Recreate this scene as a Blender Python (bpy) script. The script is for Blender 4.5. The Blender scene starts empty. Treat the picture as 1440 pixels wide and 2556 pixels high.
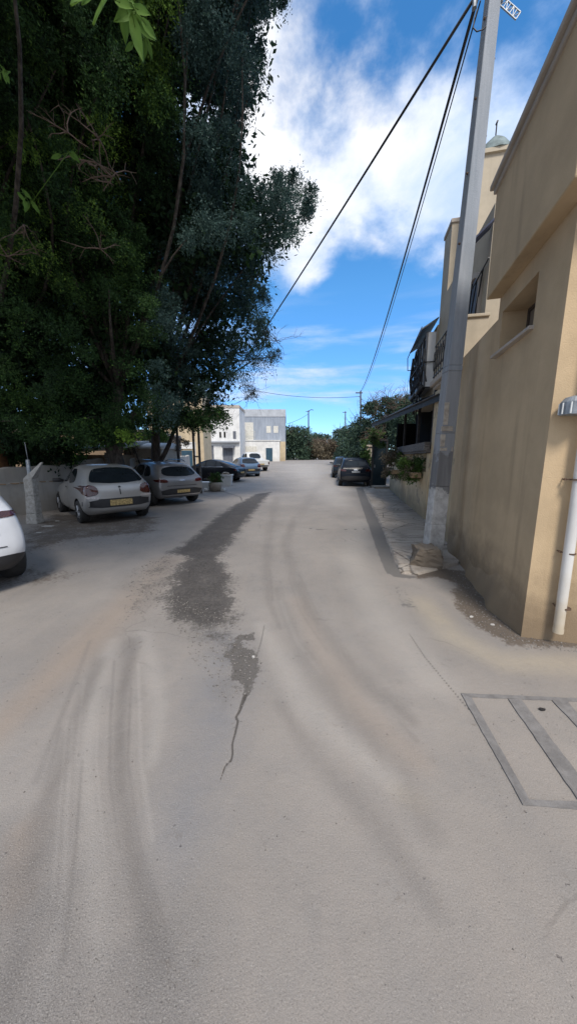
import bpy, bmesh, math, random
import numpy as np
from mathutils import Vector, Matrix
from mathutils.bvhtree import BVHTree
R=math.radians
S=bpy.context.scene; COL=S.collection
random.seed(5); rng=np.random.default_rng(7)

# ---------------------------------------------------------------- camera, sky, sun, exposure
F0=800.0; PIT=math.atan(138/800); EYE=1.65
cam=bpy.data.objects.new('camera',bpy.data.cameras.new('camera')); COL.objects.link(cam)
cam.location=(0,0,EYE); cam.rotation_euler=(R(90)-PIT,0,0)
cam.data.sensor_fit='HORIZONTAL'; cam.data.sensor_width=36; cam.data.lens=36*F0/1440
cam.data.clip_start=.05; cam.data.clip_end=5000
S.camera=cam
S.view_settings.view_transform='Standard'; S.view_settings.look='None'
S.view_settings.gamma=1; S.view_settings.exposure=0.50
SUN_AZ=Vector((.13,-.99)); SUN_EL=R(53)
W=bpy.data.worlds.new('World'); S.world=W; W.use_nodes=True
def build_world():
    nt=W.node_tree; n=nt.nodes; l=nt.links; n.clear()
    out=n.new('ShaderNodeOutputWorld'); bg=n.new('ShaderNodeBackground'); bg.inputs[1].default_value=.080
    sky=n.new('ShaderNodeTexSky'); sky.sky_type='NISHITA'; sky.sun_disc=False
    sky.sun_elevation=SUN_EL; sky.sun_rotation=math.atan2(SUN_AZ.x,SUN_AZ.y); sky.air_density=1.0; sky.dust_density=.3; sky.ozone_density=2.5
    tc=n.new('ShaderNodeTexCoord')
    def mt(op,a,b=None,c=None):
        m=n.new('ShaderNodeMath'); m.operation=op
        for i,x in enumerate((a,b,c)):
            if x is None: continue
            if isinstance(x,(int,float)): m.inputs[i].default_value=x
            else: l.new(x,m.inputs[i])
        return m.outputs[0]
    def noise(vec,sc,det=8,rough=.55,dist=0):
        t=n.new('ShaderNodeTexNoise'); t.inputs['Scale'].default_value=sc; t.inputs['Detail'].default_value=det
        t.inputs['Roughness'].default_value=rough; t.inputs['Distortion'].default_value=dist; l.new(vec,t.inputs['Vector']); return t.outputs[0]
    def blob(d,r0,r1):
        v=n.new('ShaderNodeVectorMath'); v.operation='DISTANCE'; l.new(tc.outputs['Generated'],v.inputs[0]); v.inputs[1].default_value=Vector(d).normalized()
        m=n.new('ShaderNodeMapRange'); m.interpolation_type='SMOOTHSTEP'; m.inputs[1].default_value=r1; m.inputs[2].default_value=r0
        l.new(v.outputs['Value'],m.inputs[0]); return m.outputs[0]
    mp=n.new('ShaderNodeMapping'); mp.inputs['Scale'].default_value=(1,1,1.5); mp.inputs['Location'].default_value=(.3,.1,.35); l.new(tc.outputs['Generated'],mp.inputs[0])
    big=noise(mp.outputs[0],2.6,9,.58,.1); fine=noise(mp.outputs[0],7,8,.6,.15)
    # wisps low on the horizon are stretched sideways
    mp2=n.new('ShaderNodeMapping'); mp2.inputs['Scale'].default_value=(1.3,1.3,9); mp2.inputs['Location'].default_value=(2.2,.4,.9); l.new(tc.outputs['Generated'],mp2.inputs[0])
    wisp=noise(mp2.outputs[0],2.2,7,.55,.2)
    def dr(u,v):
        a=(u-720)/F0;b=(1278-v)/F0
        return (a,math.cos(PIT)+b*math.sin(PIT),-math.sin(PIT)+b*math.cos(PIT))
    cov=mt('MULTIPLY',blob(dr(740,330),.05,.50),.30)
    cov=mt('ADD',cov,mt('MULTIPLY',blob(dr(1010,520),.02,.34),.20))
    cov=mt('ADD',cov,mt('MULTIPLY',blob(dr(1340,160),.05,.42),.22))
    cov=mt('ADD',mt('SUBTRACT',cov,mt('MULTIPLY',blob(dr(880,800),.05,.30),.26)),mt('MULTIPLY',blob(dr(770,680),.0,.10),.26))
    cov=mt('SUBTRACT',cov,mt('MULTIPLY',blob(dr(1040,40),.04,.30),.30))
    cov=mt('SUBTRACT',cov,mt('MULTIPLY',blob(dr(980,700),.05,.30),.16))
    sp=n.new('ShaderNodeSeparateXYZ'); l.new(tc.outputs['Generated'],sp.inputs[0])
    def mr_(x,a,b,hi):
        m=n.new('ShaderNodeMapRange'); m.interpolation_type='SMOOTHSTEP'; m.inputs[1].default_value=a; m.inputs[2].default_value=b; m.inputs[4].default_value=hi; l.new(x,m.inputs[0]); return m.outputs[0]
    # unseen cloud added behind the viewer and overhead to neutralise the ambient light
    cov=mt('ADD',cov,mt('MAXIMUM',mr_(sp.outputs[1],.20,-.25,.55),mr_(sp.outputs[2],.76,.9,.5)))
    dens=mt('ADD',mt('ADD',mt('MULTIPLY',big,1.05),mt('MULTIPLY',fine,.55)),mt('SUBTRACT',cov,.235))
    mr=n.new('ShaderNodeMapRange'); mr.interpolation_type='SMOOTHSTEP'; mr.inputs[1].default_value=.60; mr.inputs[2].default_value=.95; l.new(dens,mr.inputs[0])
    sep=n.new('ShaderNodeSeparateXYZ'); l.new(tc.outputs['Generated'],sep.inputs[0])
    low=n.new('ShaderNodeMapRange'); low.inputs[1].default_value=.02; low.inputs[2].default_value=.12; low.inputs[3].default_value=0; low.inputs[4].default_value=1; l.new(sep.outputs[2],low.inputs[0])
    low2=n.new('ShaderNodeMapRange'); low2.inputs[1].default_value=.25; low2.inputs[2].default_value=.42; low2.inputs[3].default_value=1; low2.inputs[4].default_value=0; l.new(sep.outputs[2],low2.inputs[0])
    wm=n.new('ShaderNodeMapRange'); wm.interpolation_type='SMOOTHSTEP'; wm.inputs[1].default_value=.42; wm.inputs[2].default_value=.68; wm.inputs[4].default_value=.85; l.new(wisp,wm.inputs[0])
    wf=mt('MULTIPLY',mt('MULTIPLY',wm.outputs[0],low.outputs[0]),low2.outputs[0])
    c=mt('MAXIMUM',mr.outputs[0],wf)
    hs=n.new('ShaderNodeHueSaturation'); hs.inputs['Saturation'].default_value=1.30; hs.inputs['Value'].default_value=2.15; hs.inputs['Hue'].default_value=.497; l.new(sky.outputs[0],hs.inputs['Color'])
    cr=n.new('ShaderNodeValToRGB'); cr.color_ramp.elements[0].position=.0; cr.color_ramp.elements[0].color=(3.7,5.6,9.2,1); cr.color_ramp.elements[1].position=1; cr.color_ramp.elements[1].color=(9.8,9.9,10.3,1)
    e=cr.color_ramp.elements.new(.5); e.color=(6.6,7.8,9.9,1)
    puff=noise(mp.outputs[0],5.2,8,.62,.3)
    pf=n.new('ShaderNodeMapRange'); pf.inputs[1].default_value=.36; pf.inputs[2].default_value=.66; l.new(puff,pf.inputs[0])
    l.new(mt('ADD',mt('ADD',mt('MULTIPLY',c,.30),mt('MULTIPLY',pf.outputs[0],.50)),mt('MULTIPLY',blob(dr(720,360),.05,.36),.45)),cr.inputs[0])
    mx=n.new('ShaderNodeMix'); mx.data_type='RGBA'; l.new(c,mx.inputs[0]); hz=n.new('ShaderNodeMix'); hz.data_type='RGBA'; hz.blend_type='MULTIPLY'; hz.inputs[0].default_value=1
    hc=n.new('ShaderNodeValToRGB'); hc.color_ramp.elements[0].color=(.36,.55,.88,1); hc.color_ramp.elements[1].position=.42; hc.color_ramp.elements[1].color=(1,1,1,1); l.new(sep.outputs[2],hc.inputs[0])
    l.new(hs.outputs[0],hz.inputs[6]); l.new(hc.outputs[0],hz.inputs[7]); l.new(hz.outputs[2],mx.inputs[6]); l.new(cr.outputs[0],mx.inputs[7])
    l.new(mx.outputs[2],bg.inputs[0]); l.new(bg.outputs[0],out.inputs[0])
build_world()
sun=bpy.data.objects.new('sun',bpy.data.lights.new('sun','SUN')); COL.objects.link(sun)
sun.data.energy=2.7; sun.data.angle=R(15); sun.data.color=(1,.935,.85)
sd=Vector((SUN_AZ.x*math.cos(SUN_EL),SUN_AZ.y*math.cos(SUN_EL),math.sin(SUN_EL))).normalized()
sun.rotation_euler=sd.to_track_quat('Z','Y').to_euler()

# ---------------------------------------------------------------- survey: photo pixel -> place
def ray(u,v):
    a=(u-720)/F0;b=(1278-v)/F0
    return Vector((a,math.cos(PIT)+b*math.sin(PIT),-math.sin(PIT)+b*math.cos(PIT)))
def at(u,v,Y):
    r=ray(u,v);t=Y/r.y
    return Vector((r.x*t,Y,EYE+r.z*t))
KZ=[(-1000,0),(13,0),(20,.06),(28,.33),(38,.72),(48,1.05),(85,1.15),(3000,1.15)]
def gz(y): return float(np.interp(y,[k[0] for k in KZ],[k[1] for k in KZ]))
def gp(u,v):
    lo,hi=.1,1000
    for _ in range(50):
        m=(lo+hi)/2
        if at(u,v,m).z>gz(m): lo=m
        else: hi=m
    p=at(u,v,lo); p.z=gz(lo); return p

# ---------------------------------------------------------------- objects and tagging
def tag(o,label,cat,group=None,kind=None):
    if label: o['label']=label
    if cat: o['category']=cat
    if group: o['group']=group
    if kind: o['kind']=kind
    return o
def struct(o): o['kind']='structure'; return o
def empty(name,loc,rz,label,cat,group=None):
    o=bpy.data.objects.new(name,None); COL.objects.link(o); o.location=loc; o.rotation_euler=(0,0,rz); o.empty_display_size=.2
    return tag(o,label,cat,group)
def copy_tree(o,parent=None):
    c=o.copy(); COL.objects.link(c); c.parent=parent
    for ch in list(o.children): copy_tree(ch,c)
    return c
class MB:
    def __init__(s): s.v=[];s.f=[];s.m=[]
    def quad(s,pts,m=0):
        b=len(s.v); s.v+= [tuple(p) for p in pts]; s.f.append(tuple(range(b,b+len(pts)))); s.m.append(m)
    def box(s,x0,x1,y0,y1,z0,z1,m=0):
        b=len(s.v); s.v+=[(x,y,z) for z in (z0,z1) for x,y in ((x0,y0),(x1,y0),(x1,y1),(x0,y1))]
        for f in ((0,3,2,1),(4,5,6,7),(0,1,5,4),(1,2,6,5),(2,3,7,6),(3,0,4,7)): s.f.append(tuple(b+i for i in f)); s.m.append(m)
        return s
    def prism(s,poly,z0,z1,m=0):
        b=len(s.v);n=len(poly); s.v+=[(p[0],p[1],z0) for p in poly]+[(p[0],p[1],z1) for p in poly]
        s.f.append(tuple(b+i for i in reversed(range(n)))); s.f.append(tuple(b+n+i for i in range(n))); s.m+=[m,m]
        for i in range(n): j=(i+1)%n; s.f.append((b+i,b+j,b+n+j,b+n+i)); s.m.append(m)
        return s
    def tube(s,pts,rad,n=8,m=0,cap=True):
        pts=[Vector(p) for p in pts]
        if not hasattr(rad,'__len__'): rad=[rad]*len(pts)
        b=len(s.v); up=None
        for i,p in enumerate(pts):
            d=(pts[min(i+1,len(pts)-1)]-pts[max(i-1,0)]).normalized()
            if up is None: up=d.orthogonal().normalized()
            up=(up-d*up.dot(d)).normalized(); w=d.cross(up)
            for k in range(n):
                a=2*math.pi*k/n; s.v.append(tuple(p+(up*math.cos(a)+w*math.sin(a))*rad[i]))
        for i in range(len(pts)-1):
            for k in range(n):
                k2=(k+1)%n; s.f.append((b+i*n+k,b+i*n+k2,b+(i+1)*n+k2,b+(i+1)*n+k)); s.m.append(m)
        if cap:
            s.f.append(tuple(b+k for k in reversed(range(n)))); s.f.append(tuple(b+(len(pts)-1)*n+k for k in range(n))); s.m+=[m,m]
        return s
    def frus(s,c0,w0,c1,w1,m=0):
        b=len(s.v)
        for c,w in ((c0,w0),(c1,w1)):
            for sx,sy in ((-1,-1),(1,-1),(1,1),(-1,1)): s.v.append((c[0]+sx*w[0]/2,c[1]+sy*w[1]/2,c[2]))
        for f in ((0,3,2,1),(4,5,6,7),(0,1,5,4),(1,2,6,5),(2,3,7,6),(3,0,4,7)): s.f.append(tuple(b+i for i in f)); s.m.append(m)
        return s
    def build(s,name,mats,parent=None,bevel=0,smooth=False,seg=2,world=False):
        me=bpy.data.meshes.new(name); me.from_pydata(s.v,[],s.f)
        if not isinstance(mats,(list,tuple)): mats=[mats]
        for m in mats: me.materials.append(m)
        me.polygons.foreach_set('material_index',s.m); 
        if smooth: me.polygons.foreach_set('use_smooth',[True]*len(s.f))
        me.update(); o=bpy.data.objects.new(name,me); COL.objects.link(o)
        if parent: 
            o.parent=parent
            if world:
                M=Matrix.Translation(parent.location)@parent.rotation_euler.to_matrix().to_4x4(); me.transform(M.inverted())
        if bevel:
            b=o.modifiers.new('b','BEVEL'); b.width=bevel; b.segments=seg; b.limit_method='ANGLE'; b.angle_limit=R(40)
        return o
def npmesh(name,V,Fq,mat,parent=None,attr=None,nv=4):
    me=bpy.data.meshes.new(name); V=np.asarray(V,dtype=np.float32); Fq=np.asarray(Fq,dtype=np.int32)
    me.vertices.add(len(V)); me.vertices.foreach_set('co',V.ravel())
    me.loops.add(Fq.size); me.loops.foreach_set('vertex_index',Fq.ravel())
    me.polygons.add(len(Fq)); me.polygons.foreach_set('loop_start',np.arange(0,Fq.size,nv,dtype=np.int32)); me.polygons.foreach_set('loop_total',np.full(len(Fq),nv,dtype=np.int32))
    me.update(calc_edges=True)
    if attr:
        for k,a in attr.items():
            if a.ndim==1:
                t=me.attributes.new(k,'FLOAT','POINT'); t.data.foreach_set('value',a.astype(np.float32))
            else:
                t=me.attributes.new(k,'FLOAT_COLOR','POINT'); t.data.foreach_set('color',np.hstack([a,np.ones((len(a),1))]).astype(np.float32).ravel())
    me.materials.append(mat); o=bpy.data.objects.new(name,me); COL.objects.link(o)
    if parent:
        o.parent=parent; M=Matrix.Translation(parent.location)@parent.rotation_euler.to_matrix().to_4x4(); me.transform(M.inverted())
    return o

# ---------------------------------------------------------------- materials
class NT:
    def __init__(s,name):
        s.mat=bpy.data.materials.new(name); s.mat.use_nodes=True; s.t=s.mat.node_tree; s.n=s.t.nodes; s.l=s.t.links
        s.b=s.n['Principled BSDF']; s.tc=s.n.new('ShaderNodeTexCoord'); s.o=s.tc.outputs['Object']
    def set(s,sock,x):
        if isinstance(x,(int,float)): sock.default_value=x
        elif isinstance(x,(tuple,list)): sock.default_value=(*x,1) if len(x)==3 and len(sock.default_value)==4 else x
        else: s.l.new(x,sock)
    def math(s,op,a,b=0,c=None):
        m=s.n.new('ShaderNodeMath'); m.operation=op; s.set(m.inputs[0],a); s.set(m.inputs[1],b)
        if c is not None: s.set(m.inputs[2],c)
        return m.outputs[0]
    def mapping(s,sc,loc=(0,0,0),src=None):
        m=s.n.new('ShaderNodeMapping'); m.inputs['Scale'].default_value=sc; m.inputs['Location'].default_value=loc; s.l.new(src or s.o,m.inputs[0]); return m.outputs[0]
    def noise(s,sc,det=5,rough=.55,vec=None,dist=0):
        t=s.n.new('ShaderNodeTexNoise'); t.inputs['Scale'].default_value=sc; t.inputs['Detail'].default_value=det; t.inputs['Roughness'].default_value=rough; t.inputs['Distortion'].default_value=dist
        s.l.new(vec or s.o,t.inputs['Vector']); return t.outputs[0]
    def ramp(s,x,a,b,lo=0,hi=1,smooth=True):
        m=s.n.new('ShaderNodeMapRange'); m.interpolation_type='SMOOTHSTEP' if smooth else 'LINEAR'
        for i,q in ((0,x),(1,a),(2,b),(3,lo),(4,hi)): s.set(m.inputs[i],q)
        return m.outputs[0]
    def mix(s,f,a,b,mode='MIX'):
        m=s.n.new('ShaderNodeMix'); m.data_type='RGBA'; m.blend_type=mode; s.set(m.inputs[0],f); s.set(m.inputs[6],a); s.set(m.inputs[7],b); return m.outputs[2]
    def attr(s,name):
        a=s.n.new('ShaderNodeAttribute'); a.attribute_name=name; return a
    def bump(s,h,strength=.3,dist=.01):
        b=s.n.new('ShaderNodeBump'); b.inputs['Strength'].default_value=strength; b.inputs['Distance'].default_value=dist; s.set(b.inputs['Height'],h); s.l.new(b.outputs[0],s.b.inputs['Normal'])
    def fin(s,col,rough=.8,metal=0,**k):
        s.set(s.b.inputs['Base Color'],col); s.set(s.b.inputs['Roughness'],rough); s.set(s.b.inputs['Metallic'],metal)
        for q,x in k.items(): s.set(s.b.inputs[q.replace('_',' ')],x)
        return s.mat
def mk(name,c,rough=.7,metal=0,var=.25,sc=4,bump=.0,bsc=60,**k):
    t=NT(name); n=t.noise(sc,6,.6); d=tuple(x*(1-var) for x in c); u=tuple(min(1,x*(1+var*.6)) for x in c)
    col=t.mix(t.ramp(n,.3,.7),d,u)
    if bump: t.bump(t.noise(bsc,4),bump,.004)
    return t.fin(col,rough,metal,**k)
def stucco(name,c,dirt=(.16,.12,.08),streak=.5,base=.35,bump=.35,peel=None):
    t=NT(name); n=t.noise(1.3,6,.6); col=t.mix(t.ramp(n,.3,.72),tuple(x*.86 for x in c),tuple(min(1,x*1.1) for x in c))
    st=t.noise(1,6,.62,t.mapping((5,5,.35))); col=t.mix(t.ramp(st,.50,.78,0,streak),col,tuple(x*.55+y*.25 for x,y in zip(c,dirt)))
    blot=t.noise(2.6,7,.65,None,.4); col=t.mix(t.ramp(blot,.55,.8,0,.35),col,tuple(min(1,x*1.15) for x in c))
    g=t.n.new('ShaderNodeSeparateXYZ'); t.l.new(t.o,g.inputs[0])
    h=t.math('ADD',g.outputs[2],t.math('MULTIPLY',t.noise(3,6,.65),-.9))
    col=t.mix(t.ramp(h,-.35,.35,base,0),col,dirt)
    if peel: col=t.mix(t.ramp(t.noise(2.2,8,.7,None,.3),.56,.59),col,peel)
    t.bump(t.math('ADD',t.noise(90,4,.6),t.math('MULTIPLY',t.noise(6,5,.6),1.4)),bump,.006)
    return t.fin(col,.9)
def paint(name,c,metal=.5,rough=.32,dust=1):
    t=NT(name); d=t.noise(1.7,5,.6); col=t.mix(t.ramp(d,.4,.75,0,.35),c,tuple(x*.6+.05*dust for x in c))
    return t.fin(col,t.ramp(d,.3,.8,rough,rough+.2*dust),metal,Coat_Weight=.5*dust,Coat_Roughness=.08,Specular_IOR_Level=.15+.35*dust)
M={}
M['ochre']=stucco('ochre_render',(.50,.372,.228),(.16,.115,.072),.62,.8,.6)
M['coping']=stucco('coping',(.42,.37,.32),(.2,.16,.12),.4,0)
M['cream']=stucco('cream_render',(.44,.38,.29),(.2,.16,.11),.6,.3,.5)
M['lowwall']=stucco('low_wall',(.60,.48,.31),(.13,.10,.06),.75,.55,.6,(.30,.25,.18))
M['gardenwall']=stucco('garden_wall',(.43,.40,.36),(.10,.08,.06),.5,.3,.6)
M['whitewash']=stucco('whitewash',(.70,.695,.68),(.3,.26,.2),.5,.25,.4)
M['greywash']=stucco('grey_wash',(.42,.44,.47),(.25,.25,.25),.5,.0,.4)
M['sand']=stucco('sand_render',(.52,.42,.28),(.2,.15,.1),.5,.3,.5)
M['stone']=stucco('rough_stone',(.38,.33,.27),(.12,.10,.08),.6,.3,1.0,(.22,.18,.14))
M['brownwall']=stucco('brown_wall',(.26,.18,.11),(.1,.07,.05),.5,.3,.7)
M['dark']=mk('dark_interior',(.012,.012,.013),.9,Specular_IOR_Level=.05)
M['black']=mk('black_plastic',(.02,.02,.022),.5)
M['tyre']=mk('tyre_rubber',(.025,.024,.023),.85,0,.3,8)
M['rim']=mk('wheel_alloy',(.35,.35,.36),.4,.8)
M['glass']=mk('car_glass',(.012,.016,.02),.05,0,.2,3,Specular_IOR_Level=.35)
M['red']=mk('tail_lamp_red',(.055,.008,.007),.15,0,.4,20,Coat_Weight=.6)
M['amber']=mk('tail_lamp_clear',(.45,.40,.38),.12,0,.3,30,Coat_Weight=.6)
M['plate']=mk('plate_yellow',(.42,.30,.12),.6,0,.5,26)
M['chrome']=mk('chrome_trim',(.6,.6,.62),.2,1,.1)
M['white_p']=mk('white_plastic',(.72,.72,.70),.4,0,.08,3)
M['teal']=mk('teal_door',(.025,.07,.11),.5,0,.3,3)
M['greydoor']=mk('grey_door',(.13,.14,.17),.6,0,.3,3)
M['pale']=mk('pale_shutter',(.62,.60,.54),.6,0,.2,6)
M['wood']=None
M['cable']=mk('black_cable',(.012,.012,.014),.5)
M['steel']=mk('galvanised_steel',(.30,.32,.34),.5,.6,.3,10)
M['rust']=mk('rusty_steel',(.12,.075,.05),.8,.2,.4,20)
M['polewood']=mk('pole_timber',(.06,.055,.055),.9,0,.3,10)
M['litter']=mk('litter_paper',(.48,.46,.43),.8,0,.1)
def wood():
    t=NT('weathered_wood'); n=t.noise(1,7,.65,t.mapping((2,2,22))); m=t.noise(1,7,.65,t.mapping((3,30,30)))
    col=t.mix(t.ramp(m,.35,.68),(.06,.052,.046),(.22,.20,.185)); t.bump(m,.6,.01); return t.fin(col,.9)
M['wood']=wood()
def corr():
    t=NT('corrugated_grey'); w=t.n.new('ShaderNodeTexWave'); w.inputs['Scale'].default_value=1.1; w.bands_direction='X'; t.l.new(t.o,w.inputs['Vector'])
    st=t.noise(1,6,.6,t.mapping((3,3,.5))); col=t.mix(t.ramp(st,.35,.7),(.24,.27,.32),(.34,.38,.44)); col=t.mix(t.math('MULTIPLY',w.outputs[1],.3),col,(.25,.28,.33))
    t.bump(w.outputs[1],.5,.05); return t.fin(col,.7)
M['corr']=corr()
def net():
    t=NT('plaster_net'); n=t.noise(14,6,.7); col=t.mix(t.ramp(n,.3,.75),(.25,.235,.21),(.44,.42,.385)); t.bump(n,.6,.02); return t.fin(col,.95)
M['net']=net()
def bark():
    t=NT('bark'); n=t.noise(1,7,.7,t.mapping((14,14,3))); col=t.mix(t.ramp(n,.35,.7),(.022,.018,.015),(.10,.082,.068)); t.bump(n,1,.03); return t.fin(col,.95)
M['bark']=bark()
def twigm():
    t=NT('dry_twig'); n=t.noise(20,3); return t.fin(t.mix(n,(.06,.04,.03),(.19,.13,.10)),.9)
M['twig']=twigm()
def leafm(name,a,b,c,tr=.25):
    t=NT(name); at_=t.attr('tint'); f=at_.outputs['Fac']
    cr=t.n.new('ShaderNodeValToRGB'); cr.color_ramp.elements[0].color=(*a,1); cr.color_ramp.elements[1].color=(*c,1); cr.color_ramp.elements[1].position=1; e=cr.color_ramp.elements.new(.5); e.color=(*b,1)
    t.l.new(f,cr.inputs[0]); t.fin(cr.outputs[0],.6,0,Specular_IOR_Level=.18)
    tl=t.n.new('ShaderNodeBsdfTranslucent'); t.l.new(cr.outputs[0],tl.inputs[0]); mx=t.n.new('ShaderNodeMixShader'); mx.inputs[0].default_value=tr
    t.l.new(t.b.outputs[0],mx.inputs[1]); t.l.new(tl.outputs[0],mx.inputs[2]); t.l.new(mx.outputs[0],t.n['Material Output'].inputs[0]); return t.mat
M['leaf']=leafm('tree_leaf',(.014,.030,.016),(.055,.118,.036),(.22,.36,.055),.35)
M['leaf_haze']=leafm('tree_leaf_haze_tint',(.026,.052,.050),(.068,.122,.104),(.15,.23,.15),.3)  # bluish leaf colour stands in for the haze over the right-hand crown
M['leafbig']=leafm('broad_leaf',(.05,.10,.02),(.09,.17,.03),(.15,.26,.05),.4)
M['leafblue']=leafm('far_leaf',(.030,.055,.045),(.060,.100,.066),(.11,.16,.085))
M['leafdry']=leafm('dry_leaf',(.08,.065,.045),(.15,.125,.085),(.24,.20,.14))
M['leafgreen']=leafm('fresh_leaf',(.03,.055,.015),(.06,.115,.03),(.13,.21,.05))

# ---------------------------------------------------------------- ground: one sheet, stains and painted shade stored on its vertices
def seg_d(P,line,wid=None):
    """distance from points to polyline (world metres); returns distance divided by interpolated width"""
    best=np.full(len(P),1e9)
    for i in range(len(line)-1):
        a=np.array(line[i][:2]);b=np.array(line[i+1][:2]);d=b-a;L=d@d
        t=np.clip(((P-a)@d)/L,0,1); q=a+t[:,None]*d; dist=np.hypot(*(P-q).T)
        w=1 if wid is None else wid[i]*(1-t)+wid[i+1]*t
        best=np.minimum(best,dist/w)
    return best
def inpoly(P,poly):
    x,y=P.T; ins=np.zeros(len(P),bool); n=len(poly)
    for i in range(n):
        x0,y0=poly[i][:2];x1,y1=poly[(i+1)%n][:2]
        if y0==y1: continue
        c=((y0>y)!=(y1>y))&(x<(x1-x0)*(y-y0)/(y1-y0)+x0); ins^=c
    return ins
def poly_mask(P,px,soft=.1):
    poly=[gp(u,v) for u,v in px]; ins=inpoly(P,poly); d=seg_d(P,poly+[poly[0]]); sg=np.where(ins,d,-d)
    return np.clip(.5+sg/(2*soft),0,1)
def line_mask(P,px,wid,soft=.5):
    d=seg_d(P,[gp(u,v) for u,v in px],wid); return np.clip((1.0-d)/soft,0,1)
def sm(x): return x*x*(3-2*x)
def build_ground():
    rr=[0.0]; r=.32
    rr=[r]
    while r<60: r*=1.0095; rr.append(r)
    while r<1500: r*=1.25; rr.append(r)
    rr=np.array(rr); an=np.concatenate([np.radians(np.arange(-56,60,.2)),np.radians(np.arange(60,304,4.0))])
    A,RR=np.meshgrid(an,rr); X=(np.sin(A)*RR).ravel(); Y=(np.cos(A)*RR).ravel(); nr,na=A.shape
    Z=np.interp(Y,[k[0] for k in KZ],[k[1] for k in KZ]); P=np.stack([X,Y],1)
    # gentle unevenness away from anything standing on it
    idx=np.arange(nr*na).reshape(nr,na); a=idx[:-1,:];b=np.roll(idx,-1,1)[:-1,:];c=np.roll(idx,-1,1)[1:,:];d=idx[1:,:]
    Fq=np.stack([a.ravel(),b.ravel(),c.ravel(),d.ravel()],1)
    near=(RR.ravel()<60)&(Y>0)
    Pn=P[near]; Zr=np.zeros(len(P))
    def put(m): z=np.zeros(len(P)); z[near]=m; return z
    dark=poly_mask(Pn,[(676,1228),(640,1233),(590,1258),(540,1292),(490,1335),(432,1378),(470,1398),(436,1425),(420,1470),(405,1515),(430,1545),(500,1570),(560,1560),(585,1520),(574,1480),(583,1445),(566,1418),(553,1400),(556,1375),(590,1335),(628,1285),(650,1258)],.26)
    dark=np.maximum(dark,.40*np.clip(line_mask(Pn,[(480,1530),(560,1590),(600,1640),(590,1700),(600,1740)],[.34,.22,.12,.09,.03],.6),0,1))
    dark=np.maximum(dark,.36*line_mask(Pn,[(430,1380),(380,1440),(330,1520)],[.35,.3,.2],1))
    blob=np.maximum(poly_mask(Pn,[(552,1632),(590,1618),(612,1616),(632,1624),(648,1646),(649,1664),(640,1688),(628,1704),(626,1724),(614,1746),(606,1742),(608,1712),(588,1700),(570,1694),(578,1660),(572,1642)],.05),
                    poly_mask(Pn,[(590,1586),(637,1580),(632,1600),(606,1597),(598,1614),(584,1614)],.05))
    crack=line_mask(Pn,[(612,1735),(598,1775),(589,1790),(594,1800),(586,1835),(580,1855),(581,1880),(577,1898),(562,1912),(556,1930),(551,1945)],[.022,.012,.011,.010,.008,.007,.007,.007,.006,.005,.003],.6)
    crack=np.maximum(crack,line_mask(Pn,[(765,1318),(790,1321),(850,1322),(925,1320)],[.03,.02,.02,.015],.8))
    crack=np.maximum(crack,.75*line_mask(Pn,[(1020,1580),(1060,1640),(1110,1700),(1160,1760),(1200,1800)],[.01,.012,.01,.01,.005],.8))
    crack=np.maximum(crack,.6*line_mask(Pn,[(660,1560),(652,1600),(640,1640)],[.012,.012,.01],.8))
    crack=np.maximum(crack,line_mask(Pn,[(560,1228),(600,1240),(605,1252)],[.06,.05,.03],.8))
    gut=np.maximum(poly_mask(Pn,[(888,1218),(905,1218),(925,1262),(950,1312),(985,1400),(1003,1436),(966,1432),(950,1400),(926,1330),(905,1270)],.035),
                   .8*poly_mask(Pn,[(966,1428),(1010,1434),(1045,1442),(1020,1446),(980,1440)],.03))
    gut=np.maximum(gut,.45*poly_mask(Pn,[(975,1462),(1010,1464),(1035,1500),(1055,1530),(1000,1515)],.03))
    bare=poly_mask(Pn,[(520,1560),(610,1580),(640,1640),(610,1750),(585,1850),(560,1940),(520,2060),(440,2160),(400,2050),(440,1900),(470,1780),(500,1640)],.14)
    grav=np.maximum(poly_mask(Pn,[(-400,2230),(120,2060),(300,2250),(470,2300),(500,2556),(480,2900),(-500,2900)],.16),.85*line_mask(Pn,[(470,1560),(600,1640),(560,1730)],[.28,.2,.12],1))
    grav=np.maximum(grav,line_mask(Pn,[(330,1440),(370,1500),(420,1410)],[.3,.35,.3],1)*.8)
    # tyre lanes
    tr=sm(line_mask(Pn,[(690,1240),(672,1330),(665,1420),(672,1500),(700,1570)],[.35,.22,.13,.1,.05],1))*.55
    tr=np.maximum(tr,.62*sm(line_mask(Pn,[(735,1290),(712,1360),(735,1440),(775,1530),(850,1630),(930,1720),(1030,1800)],[.16,.18,.15,.16,.16,.15,.08],1)))
    tr=np.maximum(tr,.5*sm(line_mask(Pn,[(690,1470),(730,1580),(800,1690),(880,1790),(1000,1930),(1080,2080)],[.10,.15,.18,.15,.13,.1],1)))
    tr=np.maximum(tr,.9*sm(line_mask(Pn,[(330,1600),(315,1680),(300,1800),(300,1950),(330,2130),(400,2400)],[.12,.09,.07,.07,.07,.08],1)))
    tr=np.maximum(tr,.75*sm(line_mask(Pn,[(250,1650),(190,1800),(120,2000),(60,2250),(20,2500)],[.10,.08,.10,.10,.09],1)))
    tr=np.maximum(tr,.5*sm(line_mask(Pn,[(700,1760),(790,1900),(940,2060),(1080,2260)],[.08,.10,.12,.08],1)))
    tr=np.maximum(tr,.35*sm(line_mask(Pn,[(830,1170),(780,1230),(740,1300)],[1.2,.5,.2],1)))
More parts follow.
